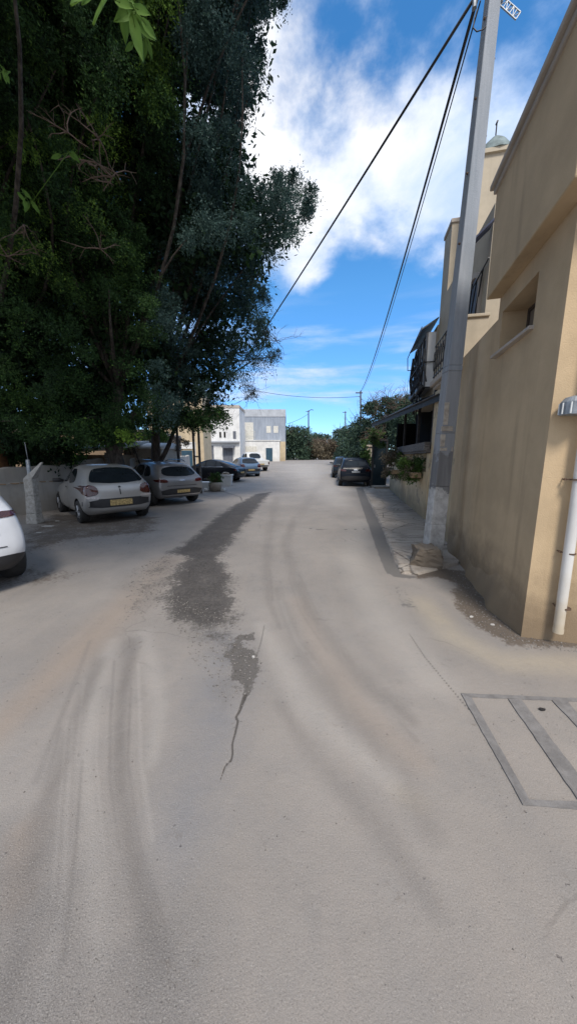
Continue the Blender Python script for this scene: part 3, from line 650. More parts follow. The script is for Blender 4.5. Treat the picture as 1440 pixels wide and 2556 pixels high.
# ---------------------------------------------------------------- houses on the right beyond the corner
SD=Vector((.205,.979)).normalized()
def rhouse():
    A=Vector((3.38,6.02,0)); rz=math.atan2(SD.y,SD.x)
    h=empty('town_house',A,rz,'narrow cream town house with arched balcony door and tall end wall behind the concrete pole','house')
    m=MB(); m.box(0,2.0,-4,0,-.05,5.75); m.box(2.0,2.9,-4,0,3.25,5.75); m.box(2.9,3.55,-4,0,3.25,7.25); m.build('wall',M['cream'],h)
    r=MB(); r.box(2.87,3.58,-4,.03,7.25,7.34); r.build('parapet',M['coping'],h,.01)
    # arched balcony door
    def arch(x0,x1,z0,z1,d,n=12):
        c=(x0+x1)/2; rr=(x1-x0)/2; return [(x0,z0),(x1,z0)]+[(c+rr*math.cos(a),z1+rr*math.sin(a)) for a in [math.pi*i/n for i in range(n+1)]]
    def ext(mb,prof,y0,y1,m=0):
        b=len(mb.v); n=len(prof); mb.v+=[(x,y0,z) for x,z in prof]+[(x,y1,z) for x,z in prof]
        mb.f+= [tuple(b+i for i in range(n)),tuple(b+n+i for i in reversed(range(n)))]; mb.m+=[m,m]
        for i in range(n): j=(i+1)%n; mb.f.append((b+i,b+n+i,b+n+j,b+j)); mb.m.append(m)
    d=MB(); ext(d,arch(.35,1.05,3.4,4.6,0),-.05,.015); dd=d.build('balcony_door',M['greydoor'],h)
    fr=MB(); n=14
    o_=arch(.27,1.13,3.4,4.6,0,n); i_=arch(.35,1.05,3.4,4.6,0,n)
    for k in range(1,n+2):
        p=[o_[k],o_[k+1],i_[k+1],i_[k]]; ext(fr,p,-.02,.05)
    fr.box(.27,.35,-.02,.05,3.4,4.6); fr.build('door_frame',M['coping'],dd)
    w=MB(); w.box(1.5,2.1,-.05,.012,4.9,5.5); w.build('window',M['dark'],h)
    s=MB(); s.box(-.25,1.35,.0,.55,3.16,3.27); s.box(-.2,1.3,.0,.48,3.10,3.16); s.build('balcony_slab',M['coping'],h,.015)
    g=MB()
    for z in (3.36,3.98): g.tube([(-.16,.5,z),(1.3,.5,z)],.012,6)
    g.tube([(1.3,.5,3.98),(1.3,.0,3.98)],.012,6)
    for k in range(8):
        x=-.05+.18*k; g.tube([(x,.5,3.27),(x,.5,3.98)],.008,5); g.tube([(x+.09+.065*math.cos(a),.5,3.68+.2*math.sin(a)) for a in [i*math.pi/5 for i in range(11)]],.008,5)
    g.build('balcony_railing',M['cable'],h,smooth=True)
    p=MB(); p.box(-.24,-.16,.0,.52,3.27,3.95); p.box(-.27,-.13,.0,.56,3.95,4.0); p.build('balcony_parapet',M['cream'],h,.01)
    a=MB(); a.quad([(-.2,.02,5.45),(0.1,.02,5.45),(0.1,  .40,5.1),(-.2,  .40,5.1)]); a.quad([(-.2,  .40,5.07),(0.1,  .40,5.07),(0.1,.02,5.42),(-.2,.02,5.42)]); a.quad([(-.2,.02,5.42),(-.2,.02,5.45),(-.2,  .40,5.1),(-.2,  .40,5.07)]); a.quad([(-.2,  .40,5.1),(0.1,  .40,5.1),(0.1,  .40,5.07),(-.2,  .40,5.07)])
    a.build('awning',mk('navy_canvas',(.035,.045,.09),.8),h)
    c=MB()
    for k in range(7):
        x=.2+.28*k; c.tube([(x,.03,4.9),(x+random.uniform(-.2,.2),.06,4.2),(x+random.uniform(-.3,.3),.03,3.4)],.014,6)
    c.tube([(-.1,.05,4.9),(.9,.07,4.7),(1.8,.05,4.95),(2.7,.05,4.4)],.012,6); c.build('wall_wiring',M['cable'],h)
    # chimney-like turret with a small dome
    t=MB(); t.box(2.15,2.75,-.95,-.35,5.7,8.02); t.box(2.1,2.8,-1.0,-.30,8.02,8.10)
    tt=t.build('turret',M['cream'],h)
    dm=MB(); cx,cy=2.45,-.65; N=16
    prof=[(.38,8.10),(.34,8.2),(.22,8.38),(.09,8.50),(.01,8.54)]
    dm.tube([(cx,cy,z) for _,z in prof],[r_ for r_,_ in prof],N); dm.build('dome',mk('verdigris',(.16,.20,.20),.8,0,.4,6),tt,smooth=False)
    fn=MB(); fn.tube([(cx,cy,8.45),(cx,cy,8.8)],.015,6); fn.tube([(cx-.04,cy,8.8),(cx+.04,cy,8.8)],.02,6); fn.build('finial',M['cable'],tt)
    op=MB(); op.box(2.3,2.6,-.36,-.34,7.3,7.75); op.build('turret_opening',M['dark'],tt)
rhouse()
def bayhouse():
    A=Vector((4.12,9.6,0)); rz=math.atan2(SD.y,SD.x)
    h=empty('bay_house',A,rz,'weathered stone house with a ramshackle enclosed balcony and tangled cables','house')
    m=MB(); m.box(0,2.6,-4,0,3.3,5.25); m.build('wall',M['cream'],h)
    m=MB(); m.box(.05,1.8,.0,.22,3.62,5.1); m.build('balcony_box',M['whitewash'],h,.02)
    f=MB()
    for x in (.05,.5,.95,1.4,1.8): f.box(x-.03,x+.03,.22,.27,3.6,5.1)
    for z in (3.62,4.3,5.05): f.box(.02,1.83,.225,.275,z-.03,z+.03)
    f.build('balcony_frame',mk('dark_frame',(.07,.075,.085),.6),h)
    for x in (.1,1.0): w=MB(); w.box(x,x+.34,.205,.232,4.36,4.98); w.build('balcony_window',M['dark'],h)
    r=MB(); r.quad([(-.1,.0,5.42),(2.1,.0,5.42),(2.1,.42,5.16),(-.1,.42,5.16)]); r.quad([(-.1,.42,5.12),(2.1,.42,5.12),(2.1,0,5.38),(-.1,0,5.38)]); r.quad([(-.1,0,5.38),(-.1,0,5.42),(-.1,.42,5.16),(-.1,.42,5.12)][::-1]); r.quad([(-.1,.42,5.16),(2.1,.42,5.16),(2.1,.42,5.12),(-.1,.42,5.12)][::-1])
    r.build('balcony_roof',mk('sheet_roof',(.10,.115,.13),.6,0,.4,5),h)
    t=MB(); rr=random.Random(3)
    t.tube([(.0+.2*i,.30+.05*math.sin(i),3.62-.1*math.sin(i*1.1)) for i in range(11)],.085,8)
    for k in range(16):
        x=rr.uniform(0,1.8); z=rr.uniform(3.7,5); t.tube([(x,.29,z),(x+rr.uniform(-.4,.4),.32,z-rr.uniform(.1,.6)),(x+rr.uniform(-.6,.6),.28,z-rr.uniform(.4,1.1))],rr.uniform(.012,.028),6)
    t.tube([(-.1,.42,5.2),(.3,.7,4.5),(.9,.6,4.3),(1.3,.3,4.4)],.012,6); t.tube([(1.85,.3,4.9),(1.95,.35,4.2),(1.9,.25,3.5)],.05,8)
    t.build('cable_tangle',M['cable'],h,smooth=True)
    g=MB()
    for k in range(9):
        x=.08+.2*k; g.tube([(x,.36,3.62),(x,.36,4.3)],.010,5); g.tube([(x+.1+.07*math.cos(a),.36,3.95+.16*math.sin(a)) for a in [i*math.pi/5 for i in range(11)]],.009,5)
    for z in (3.62,4.3): g.tube([(.02,.36,z),(1.85,.36,z)],.014,6); g.tube([(.02,.36,z),(.02,.0,z)],.014,6)
    g.build('balcony_railing',M['cable'],h,smooth=True)
    s=MB(); s.box(2.6,3.0,-3.5,.0,3.3,4.6); s.build('stone_quoin',M['stone'],h,.02)
bayhouse()
def lean_to():
    # veranda: low wall, timber ledge, dark recess and black canopy along the pavement
    P=[Vector((2.98,5.85,0)),Vector((3.56,8.21,0)),Vector((5.04,16.0,0))]
    lab=empty('low_wall',P[0],0,'stained yellow plaster wall with pigeonhole vents and a timber ledge along the pavement','wall')
    def off(p,d,i):
        dr=(P[i+1]-P[i]).normalized() if i<len(P)-1 else (P[i]-P[i-1]).normalized(); n=Vector((dr.y,-dr.x,0)); return p+n*d
    m=MB()
    def wallseg(mb,a,b,d0,d1,z0,z1,mi=0):
        dr=(b-a).normalized(); n=Vector((dr.y,-dr.x,0)); mb.prism([a+n*d0,b+n*d0,b+n*d1,a+n*d1][::-1],z0,z1,mi)
    wallseg(m,P[0]+Vector((.03,.05,0)),P[1],.02,.3,-.05,3.2); wallseg(m,P[1],P[2],0,.3,-.05,1.25)
    m.build('wall',M['lowwall'],lab,world=True)
    a,b=P[1],P[2]; L=(b-a).length; dr=(b-a).normalized()
    v=MB()
    for k in range(12):
        s=.25+k*.5
        if s>4.2: break
        wallseg(v,a+dr*s,a+dr*(s+.09),0,.3,1.25,1.74)
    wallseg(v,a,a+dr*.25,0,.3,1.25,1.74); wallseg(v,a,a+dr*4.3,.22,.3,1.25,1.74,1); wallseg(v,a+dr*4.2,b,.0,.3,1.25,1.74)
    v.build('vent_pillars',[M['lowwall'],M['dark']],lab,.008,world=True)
    w=MB()
    wallseg(w,a,a+dr*5.0,-.10,.35,1.74,1.80); wallseg(w,a-dr*.0,a+dr*4.9,-.14,.0,1.80,2.02); wallseg(w,a,a+dr*4.9,.0,.3,1.80,1.84)
    w.build('timber_ledge',M['wood'],lab,.012,world=True)
    c=empty('canopy',(3.6,8.0,0),0,'long black canopy roof on thin posts over the yellow low wall','canopy')
    r=MB(); e0,e1=Vector((3.42,7.6,2.90)),Vector((3.85,15.3,3.0)); b0,b1=Vector((5.2,7.2,3.9)),Vector((6.6,15.4,4.1)); u=Vector((0,0,.15))
    r.quad([e0,e1,b1,b0]); r.quad([b0+u,b1+u,e1+u,e0+u]); r.quad([e0,e0+u,e1+u,e1]); r.quad([e0,b0,b0+u,e0+u]); r.quad([e1,e1+u,b1+u,b1])
    r.build('canopy_roof',mk('black_sheet',(.022,.026,.03),.7),c,world=True)
    g=MB(); g.tube([e0+Vector((-.02,0,.15)),e1+Vector((-.02,0,.15))],.02,8); g.build('eave_trim',M['polewood'],c,smooth=True,world=True)
    for s in (.02,.36,.7):
        p=e0.lerp(e1,s); q=MB(); wx=3.56+(p.y-8.21)*.19+.1; p=p if p.y>8.2 else p+Vector((0,.75,0)); wx=3.56+(p.y-8.21)*.19+.08; q.box(wx,wx+.07,p.y-.035,p.y+.035,1.74,3.35); q.build('post',M['polewood'],c,world=True)
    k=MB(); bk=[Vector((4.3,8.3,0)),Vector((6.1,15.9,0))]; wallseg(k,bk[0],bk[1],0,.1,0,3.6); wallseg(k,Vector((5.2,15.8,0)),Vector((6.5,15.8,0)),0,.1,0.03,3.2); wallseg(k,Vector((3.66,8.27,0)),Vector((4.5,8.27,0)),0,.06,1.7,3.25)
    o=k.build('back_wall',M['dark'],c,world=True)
lean_to()
def gate():
    g=empty('gate',(5.0,17.0,gz(17)),0,'tall dark teal metal gate between the yellow wall and the stone pillar','gate')
    m=MB(); m.box(4.44,5.12,17.0,17.06,gz(17),2.45); m.build('panel',mk('dark_teal',(.010,.020,.028),.7,Specular_IOR_Level=.15),g,.01,world=True)
    f=MB()
    for x in (4.40,5.12): f.box(x-.04,x+.04,16.98,17.09,gz(17),2.55)
    f.box(4.36,5.16,16.97,17.10,2.45,2.55)
    f.build('gate_frame',M['black'],g,world=True); h=MB(); h.box(4.50,4.53,16.95,17.0,1.1,1.25); h.build('handle',M['steel'],g,world=True)
    p=empty('stone_pillar',(4.6,18.7,0),0,'crumbling pale stone gate pillar behind the dark parked cars','pillar')
    q=MB(); q.frus((4.62,18.7,gz(18.7)-.05),(.42,.42),(4.62,18.7,2.2),(.36,.36)); q.build('shaft',M['stone'],p,.03,world=True); q=MB(); q.frus((4.62,18.7,2.2),(.5,.5),(4.62,18.7,2.32),(.42,.42)); q.build('cap',M['stone'],p,.02,world=True)
    s=MB(); s.box(4.35,5.2,16.2,16.9,gz(17)-.03,.17); tag(s.build('doorstep',M['stone'],None,.02),'pale stone doorstep in front of the dark teal gate','doorstep')
gate()

# ---------------------------------------------------------------- houses across and down the street
def facade(name,label,X0,X1,Y,ztop,depth,mat,feats=(),parapet=None,z0=None,pm='coping'):
    zb=gz(Y)-.3 if z0 is None else z0
    h=empty(name,((X0+X1)/2,Y,gz(Y)),0,label,'house')
    m=MB(); m.box(X0,X1,Y,Y+depth,zb,ztop); m.build('wall',M[mat],h,world=True)
    if parapet: p=MB(); p.box(X0-.06,X1+.06,Y-.06,Y+depth,ztop,ztop+parapet); p.build('parapet',M[pm],h,.02,world=True)
    for (kind,u0,u1,v0,v1,mt,fr) in feats:
        a=at(u0,v1,Y);b=at(u1,v0,Y); z_=max(a.z,gz(Y)-.02)
        q=MB(); q.box(a.x,b.x,Y-.03,Y+.03,z_,b.z); w=q.build(kind,M[mt],h,world=True)
        if fr:
            f=MB(); t=.12; f.box(a.x-t,a.x,Y-.06,Y,z_,b.z+t); f.box(b.x,b.x+t,Y-.06,Y,z_,b.z+t); f.box(a.x,b.x,Y-.06,Y,b.z,b.z+t)
            if kind=='window': f.box(a.x-t,b.x+t,Y-.10,Y,z_-.1,z_); f.box((a.x+b.x)/2-.03,(a.x+b.x)/2+.03,Y-.05,Y-.03,z_,b.z)
            f.build('frame' ,M[fr],w,world=True)
    return h
Y=48
ch=facade('corner_townhouse','two storey grey clad house with pale ground floor at the end of the left row',at(592,1100,Y).x,at(712,1100,Y).x,Y,at(650,1040,Y).z,9,'corr',
    [('window',665,676,1063,1080,'pale','whitewash'),('window',683,694,1063,1080,'pale','whitewash'),('window',603,609,1055,1074,'greydoor',None),('balcony_door',611,632,1054,1098,'pale',None)],at(650,1021,Y).z-at(650,1040,Y).z,None,'greywash')
m=MB(); a=at(593,1100,46.6).x; b=at(698,1100,46.6).x; m.box(a,b,46.6,48-.01,.7,at(650,1100,46.6).z); m.box(a-.1,b+.1,46.5,47.98,at(650,1100,46.6).z,at(650,1098,46.6).z); m.build('ground_floor',M['whitewash'],ch,world=True)
m=MB(); a=at(698.5,1100,47.5).x; m.box(a,at(712,1100,48).x+.03,47.5,47.99,.7,at(650,1102,47.5).z); m.build('side_panel',M['sand'],ch,world=True)
for kind,u0,u1,v0,v1,mt,fr in (('door',664,680,1118,1153,'teal','white_p'),('shutter',610,641,1114,1138,'pale','greywash')):
    a=at(u0,v1,46.6);b=at(u1,v0,46.6); q=MB(); q.box(a.x,b.x,46.56,46.62,max(a.z,1.0),b.z); w=q.build(kind,M[mt],ch,world=True)
    f=MB(); f.box(a.x-.12,a.x,46.53,46.6,max(a.z,1.0),b.z+.12); f.box(b.x,b.x+.12,46.53,46.6,max(a.z,1.0),b.z+.12); f.box(a.x,b.x,46.53,46.6,b.z,b.z+.12); f.build('frame',M[fr],w,world=True)
m=MB(); a=at(600,1096,47.4);b=at(636,1076,47.4)
for k in range(12): x=a.x+(b.x-a.x)*k/11; m.box(x-.015,x+.015,47.38,47.41,a.z,b.z)
m.box(a.x,b.x,47.36,47.42,b.z,b.z+.05); m.build('balcony_rail',M['pale'],ch,world=True)
Y=41
wh=facade('white_townhouse','whitewashed flat fronted house with a grey door under a canopy beside the grey clad house',at(521,1100,Y).x,at(600,1100,Y).x-.05,Y,at(560,1018,Y).z,5,'whitewash',
    [('door',557,581,1117,1160,'greydoor','greywash'),('window',548,552,1078,1092,'dark','greywash'),('window',559,563,1078,1092,'dark','greywash'),('window',582,589,1076,1095,'greydoor','greywash'),('door',524,533,1112,1160,'greydoor','pale')],.35)
m=MB(); a=at(522,1104,40.7);b=at(597,1100,40.7); m.box(a.x,b.x,40.6,41,a.z,a.z+.18); m.build('string_course',M['greywash'],wh,world=True)
m=MB(); a=at(554,1118,40.3);b=at(584,1112,40.3); m.box(a.x,b.x,40.2,41,a.z,b.z); m.build('door_canopy',M['greydoor'],wh,world=True)
Y=30
oh=facade('ochre_townhouse','sand coloured stone house with a tall dark teal door in a white surround',at(372,1100,Y).x,at(508,1100,Y).x,Y,at(450,985,Y).z,3,'sand',
    [('door',454,480,1124,1170,'teal','white_p'),('window',492,503,1020,1050,'dark','pale'),('window',410,428,1040,1066,'dark','pale')],.3)
m=MB(); a=at(447,1103,29.9); b=at(487,1103,29.9); c=at(454,1124,29.9).x-.15; d=at(480,1124,29.9).x+.15; zt=at(454,1124,29.9).z+.15
m.box(a.x,c,29.93,30.0,.3,a.z); m.box(d,b.x,29.93,30,.3,a.z); m.box(c,d,29.93,30,zt,a.z); m.build('door_surround',M['whitewash'],oh,world=True)
m=MB(); a=at(397,1124,28.0);b=at(420,1124,28.0); m.box(a.x,b.x,28,29.9,.1,a.z); tag(m.build('white_outbuilding',M['whitewash'],None,.03),'small whitewashed block against the sand coloured house beside the forked tree','outbuilding')
facade('brown_house','low brown rendered building half hidden behind the garden wall and trees',-19,-8.2,19,at(250,1078,19).z,6,'brownwall',[('window',250,275,1088,1106,'dark','coping')],.15,-.1)
# lean-to shed and whitewashed hut behind the garden wall
def hut():
    h=empty('garden_shed',(-7.8,12,0),0,'low shed with a sagging pale slab roof behind the garden wall','shed')
    m=MB(); m.box(-9.6,-6.45,11.9,14.5,0,1.72); m.build('wall',M['brownwall'],h,world=True)
    m=MB(); m.prism([(-9.9,11.4),(-6.2,11.6),(-6.2,14.6),(-9.9,14.6)],1.74,1.86); 
    for i,v in enumerate(m.v):
        x,y,z=v; m.v[i]=(x,y,z+(y-11.4)*.12+(x+9.9)*.03)
    m.build('slab_roof',M['gardenwall'],h,.02,world=True)
    for x in (-8.9,-7.7,-6.5): p=MB(); p.box(x-.06,x+.06,11.6,11.72,0,1.8); p.build('roof_post',M['wood'],h,world=True)
    h=empty('whitewashed_hut',(-5.9,14,0),0,'squat stone hut with whitewashed rounded top between the two tree trunks','hut')
    m=MB(); m.box(-6.9,-5.3,13.6,16,0,2.0); m.build('wall',M['stone'],h,.05,world=True)
    m=MB(); m.tube([(-6.95,14.8,2.0),(-5.25,14.8,1.98)],[1.2,1.2],20); 
    m.v=[(x,y,2.0+(z-2.0)*.22 if z>2 else 1.98) for x,y,z in m.v]; m.build('roof',M['whitewash'],h,smooth=True,world=True)
hut()
def garden_wall():
    P=[(-13,6.6,1.28),(-7.9,8.75,1.32),(-7.25,10.4,1.42),(-6.95,11.2,1.56),(-6.4,13.4,1.60),(-6.6,18,1.6),(-7.6,25,1.75)]
    h=empty('garden_wall',(-7.9,8.75,0),0,'long grey rendered garden wall with a broken ledge behind the parked cars','wall')
    m=MB(); c=MB(); n=40; T=.2
    pts=[]
    for a,b in zip(P,P[1:]):
        k=max(2,int(math.dist(a[:2],b[:2])/.25))
        for i in range(k): t=i/k; pts.append([a[j]+(b[j]-a[j])*t for j in range(3)])
    pts.append(list(P[-1]))
    ring=[]
    for i,p in enumerate(pts):
        q0=pts[max(0,i-1)];q1=pts[min(len(pts)-1,i+1)]; d=Vector((q1[0]-q0[0],q1[1]-q0[1])).normalized(); nx,ny=d.y,-d.x; w=random.uniform(-.012,.012)
        g=gz(p[1]); zt=p[2]+.02*math.sin(i*1.7)+.02*math.sin(i*.6)
        ring.append([(p[0]+nx*o,p[1]+ny*o,z) for o,z in ((.06,g-.05),(.05+w,.9),(.012+w,.93),(.0,zt-.03),(-.03,zt),(-T,zt-.01),(-T,g-.05))])
    for r in ring: m.v+=r
    k=7
    for i in range(len(ring)-1):
        for j in range(k-1): m.f.append((i*k+j,i*k+j+1,(i+1)*k+j+1,(i+1)*k+j)); m.m.append(0)
    m.f.append(tuple(range(k)));m.m.append(0)
    m.build('wall',M['gardenwall'],h,world=True)
    e=MB(); rr=random.Random(2)
    for i in range(14,34):
        p=ring[min(i,len(ring)-1)][2]; 
        if rr.random()<.85: e.tube([(p[0]+.01,p[1]-.01,.90+rr.uniform(-.01,.01)),(p[0]+rr.uniform(.1,.2),p[1]+rr.uniform(.0,.1),.905)],rr.uniform(.008,.02),6)
    e.build('broken_ledge',M['brownwall'],h,world=True)
garden_wall()
def net_post():
    b=gp(78,1306); t=empty('plastered_post',(b.x,b.y,0),0,'leaning plaster coated post wrapped in pale netting before the garden wall','post')
    m=MB(); pts=[(0,0),(-.02,.5),(-.0,1.12)]
    secs=[(0,.0,.30,.26),(.01,.25,.25,.22),(.03,.7,.22,.2),(.03,1.12,.22,.2)]
    for (dx,z,w,d),(dx2,z2,w2,d2) in zip(secs,secs[1:]): m.frus((b.x+.1+dx,b.y,z),(w,d),(b.x+.1+dx2,b.y,z2),(w2,d2))
    # the netting tapers into a slanted tip on the right
    m2=MB(); top=Vector((b.x+.46,b.y+.02,1.52)); base=[Vector((b.x+.02,b.y-.10,1.12)),Vector((b.x+.24,b.y-.10,1.12)),Vector((b.x+.24,b.y+.10,1.12)),Vector((b.x+.02,b.y+.10,1.12))]; tp=[top+Vector((x,y,0)) for x,y in ((-.03,-.02),(.02,-.02),(.02,.02),(-.03,.02))]
    b0=len(m2.v); m2.v+=[tuple(p) for p in base+tp]; 
    for i in range(4): j=(i+1)%4; m2.f.append((i,j,4+j,4+i)); m2.m.append(0)
    m2.f.append((4,5,6,7)); m2.m.append(0)
    m.build('plaster_shaft',M['net'],t,.02,world=True); m2.build('netting_tip',M['net'],t,.01,world=True)
    p=MB(); p.tube([(b.x+.10,b.y+.02,1.0),(b.x+.11,b.y+.02,1.58)],.04,10); p.tube([(b.x+.12,b.y+.02,1.5),(b.x+.10,b.y+.02,2.0)],.007,6); p.build('steel_pipe',M['steel'],t,smooth=True,world=True)
net_post()
def thin_posts():
    g=gp_y(451,13.2); t=empty('metal_post',(g.x,g.y,0),0,'slim dark metal post standing between the trees and the grey crossover','post')
    m=MB(); m.tube([(g.x,g.y,0),(g.x,g.y,3.1),(g.x+.02,g.y,5.4)],[.055,.05,.045],12); m.build('shaft',M['polewood'],t,smooth=True,world=True); m=MB(); m.tube([(g.x,g.y,0),(g.x,g.y,.12)],.10,12); m.build('base',M['polewood'],t,world=True)
    g=gp_y(497,14.5); t=empty('timber_frame',(g.x,g.y,0),0,'grey timber frame of two uprights and rungs behind the crossover rear','frame')
    for dx in (-.14,.10): m=MB(); m.box(g.x+dx-.045,g.x+dx+.045,g.y-.04,g.y+.04,0,3.5 if dx<0 else 2.9); m.build('upright',M['wood'],t,.005,world=True)
    for z in (.75,1.18,1.63): m=MB(); m.box(g.x-.10,g.x+.06,g.y-.03,g.y+.02,z,z+.06); m.build('rung',M['wood'],t,world=True)
thin_posts()

# ---------------------------------------------------------------- cars
def chaikin(p,k=2):
    for _ in range(k):
        q=[]
        for i in range(len(p)):
            a=p[i];b=p[(i+1)%len(p)]; q+= [(a[0]*.78+b[0]*.22,a[1]*.78+b[1]*.22),(a[0]*.22+b[0]*.78,a[1]*.22+b[1]*.78)]
        p=q
    return p
def car(name,label,cat,loc,heading,st,mat,wheels,wr,rear,side,extra=None,front=None,roofbar=False,plate=None,cre=.5,lowz=.235):
    """st: stations (xl,xb,xt,zb,zbelt,ztop,w,wb,wt) rear to front; heading in degrees from +Y, negative = left"""
    root=empty(name,loc,R(90-heading),label,cat,'cars parked along the street')
    bm=bmesh.new(); rings=[]
    for (xl,xb,xt,zb,zl,zt,w,wb,wt) in st:
        pts=[(xl,0,zb),(xl,.8*w,zb),(xl,w*.985,zb+.12),((xl+xb)/2,w,(zb+zl)/2+.10),(xb,wb,zl),(xt,wt*1.07,zt-.065),(xt,wt*.82,zt-.004),(xt,0,zt+.012)]
        r=[bm.verts.new(pts[0])]+[bm.verts.new(p) for p in pts[1:7]]+[bm.verts.new(pts[7])]+[bm.verts.new((p[0],-p[1],p[2])) for p in pts[6:0:-1]]
        rings.append((r,pts))
    for (a,_),(b,_) in zip(rings,rings[1:]):
        for i in range(14): j=(i+1)%14; bm.faces.new((a[i],a[j],b[j],b[i]))
    for (r,pts),s in ((rings[0],-1),(rings[-1],1)):
        mids={}
        for k in range(2,6): mids[k]=bm.verts.new((pts[k][0]+s*.05,0,pts[k][2]))
        rows=[(r[1],r[0],r[13])]+[(r[k],mids[k],r[14-k]) for k in range(2,6)]+[(r[6],r[7],r[8])]
        for p,q in zip(rows,rows[1:]):
            for c in (0,1):
                f=(p[c],p[c+1],q[c+1],q[c]); bm.faces.new(f if s>0 else f[::-1])
    cl=bm.edges.layers.float.new('crease_edge')
    bmesh.ops.recalc_face_normals(bm,faces=bm.faces[:])
    ringidx={}
    for (a,_) in rings:
        for k in (4,10): ringidx[a[k]]=1
        for k in (2,12): ringidx[a[k]]=2
        for k in (1,13): ringidx[a[k]]=4
        for k in (5,9): ringidx[a[k]]=3
    for (a,_) in (rings[0],):
        for k in (2,3,4,5,6,8,9,10,11):
            e=bm.edges.get((a[k],a[k+1]))
            if e: e[cl]=.6
    for e in bm.edges:
        a,b=(ringidx.get(v,0) for v in e.verts)
        if a==b and a and abs(e.verts[0].co.x-e.verts[1].co.x)>.05: e[cl]={1:cre,2:.2,3:.3,4:.55}[a]
    me=bpy.data.meshes.new('cage'); bm.to_mesh(me); bm.free()
    o=bpy.data.objects.new('cage',me); COL.objects.link(o); sb=o.modifiers.new('s','SUBSURF'); sb.levels=3; sb.render_levels=3
    cuts=[]
    for x in wheels:
        for s in (-1,1):
            c=MB(); c.tube([(x,s*(st[2][6]-.26),wr),(x,s*(st[2][6]+.3),wr)],wr*1.17,36); k=c.build('cut',M['black']); cuts.append(k)
            bo=o.modifiers.new('b','BOOLEAN'); bo.operation='DIFFERENCE'; bo.solver='EXACT'; bo.object=k
    dg=bpy.context.evaluated_depsgraph_get(); ev=o.evaluated_get(dg); bmesh_me=bpy.data.meshes.new_from_object(ev)
    bmesh_me.materials.clear(); bmesh_me.materials.append(mat); bmesh_me.materials.append(M['black'])
    W_=st[2][6]
    for p in bmesh_me.polygons:
        c=p.center; inside=False
        for x in wheels:
            d=math.hypot(c.x-x,c.z-wr)
            if d<wr*1.18 and abs(c.y)>W_-.30 and abs(c.y)<W_+.05:
                nn=p.normal; rad=Vector((c.x-x,0,c.z-wr)).normalized()
                if nn.dot(rad)<-.5 or abs(c.y)<W_-.2: inside=True
        p.material_index=1 if inside or c.z<lowz else 0; p.use_smooth=True
    bpy.data.objects.remove(o)
    for k in cuts: bpy.data.objects.remove(k)
    body=bpy.data.objects.new('body',bmesh_me); COL.objects.link(body); body.parent=root
    try: bmesh_me.set_sharp_from_angle(angle=R(45))
    except Exception: pass
    vs=[v.co.copy() for v in bmesh_me.vertices]; bvh=BVHTree.FromPolygons(vs,[tuple(p.vertices) for p in bmesh_me.polygons])
    def patch(nm,poly,mode,mt,off=.005,nr=12,nc=14,round_=2,parent=root,lab=None):
        poly=chaikin(poly,round_) if round_ else poly
        zs=[p[1] for p in poly]; z0,z1=min(zs),max(zs); mb=MB(); rows=[]
        for i in range(nr+1):
            z=z0+(z1-z0)*(i/nr); z=min(max(z,z0+1e-4),z1-1e-4); xs=[]
            for a,b in zip(poly,poly[1:]+poly[:1]):
                if (a[1]-z)*(b[1]-z)<0: xs.append(a[0]+(b[0]-a[0])*(z-a[1])/(b[1]-a[1]))
            xa,xb=min(xs),max(xs); row=[]
            for j in range(nc+1):
                x=xa+(xb-xa)*j/nc
                if mode=='rear': og,dr=Vector((-2,x,z)),Vector((1,0,0))
                elif mode=='front': og,dr=Vector((9,x,z)),Vector((-1,0,0))
                else: og,dr=Vector((x,3*mode,z)),Vector((0,-mode,0))
                hit=bvh.ray_cast(og,dr)
                if hit[0] is None: hit=bvh.find_nearest(Vector((x,W_*mode*.9,z)) if not isinstance(mode,str) else Vector((.1 if mode=='rear' else st[-1][0],x,z)))
                p,nrm=hit[0],hit[1]
                if nrm.dot(dr)>0: nrm=-nrm
                row.append(p+nrm*off)
            rows.append(row)
        for row in rows: mb.v+=[tuple(p) for p in row]
        for i in range(nr):
            for j in range(nc):
                k=i*(nc+1)+j; f=(k,k+1,k+nc+2,k+nc+1); mb.f.append(f); mb.m.append(0)
        o=mb.build(nm,mt,parent,smooth=True)
        c=o.data.polygons[len(o.data.polygons)//2]; d={'rear':Vector((-1,0,0)),'front':Vector((1,0,0))}.get(mode) if isinstance(mode,str) else Vector((0,mode,0))
        if c.normal.dot(d)<0: o.data.flip_normals()
        if lab: o['label']=lab
        return o
    for nm,poly,mt,off,rd in rear:
        patch(nm,poly,'rear',mt,off,round_=rd)
    for s in (1,-1):
        for nm,poly,mt,off,rd in side: patch(nm,poly,s,mt,off,round_=rd)
    if front:
        for nm,poly,mt,off,rd in front: patch(nm,poly,'front',mt,off,round_=rd)
    for x in wheels:
        for s in (-1,1):
            y=s*(W_-.115); m=MB(); pr=[(wr*.62,-.10),(wr*.93,-.105),(wr,-.075),(wr,.075),(wr*.93,.105),(wr*.62,.10)]
            n=28; b=len(m.v)
            for r_,dy in pr:
                for k in range(n): a=2*math.pi*k/n; m.v.append((x+r_*math.cos(a),y+dy,wr+r_*math.sin(a)))
            for i in range(len(pr)-1):
                for k in range(n): k2=(k+1)%n; m.f.append((b+i*n+k,b+i*n+k2,b+(i+1)*n+k2,b+(i+1)*n+k)); m.m.append(0)
            wl=m.build('wheel',M['tyre'],root,smooth=True)
            m=MB(); m.tube([(x,y+s*.05,wr),(x,y+s*.085,wr)],[wr*.64,wr*.6],24)
            for k in range(5): a=2*math.pi*k/5; m.tube([(x,y+s*.092,wr),(x+wr*.55*math.cos(a),y+s*.09,wr+wr*.55*math.sin(a))],.026,6)
            m.build('rim',M['rim'],wl)
    # mirrors
    mx,mz,mw=extra or (2.3,.98,.80)
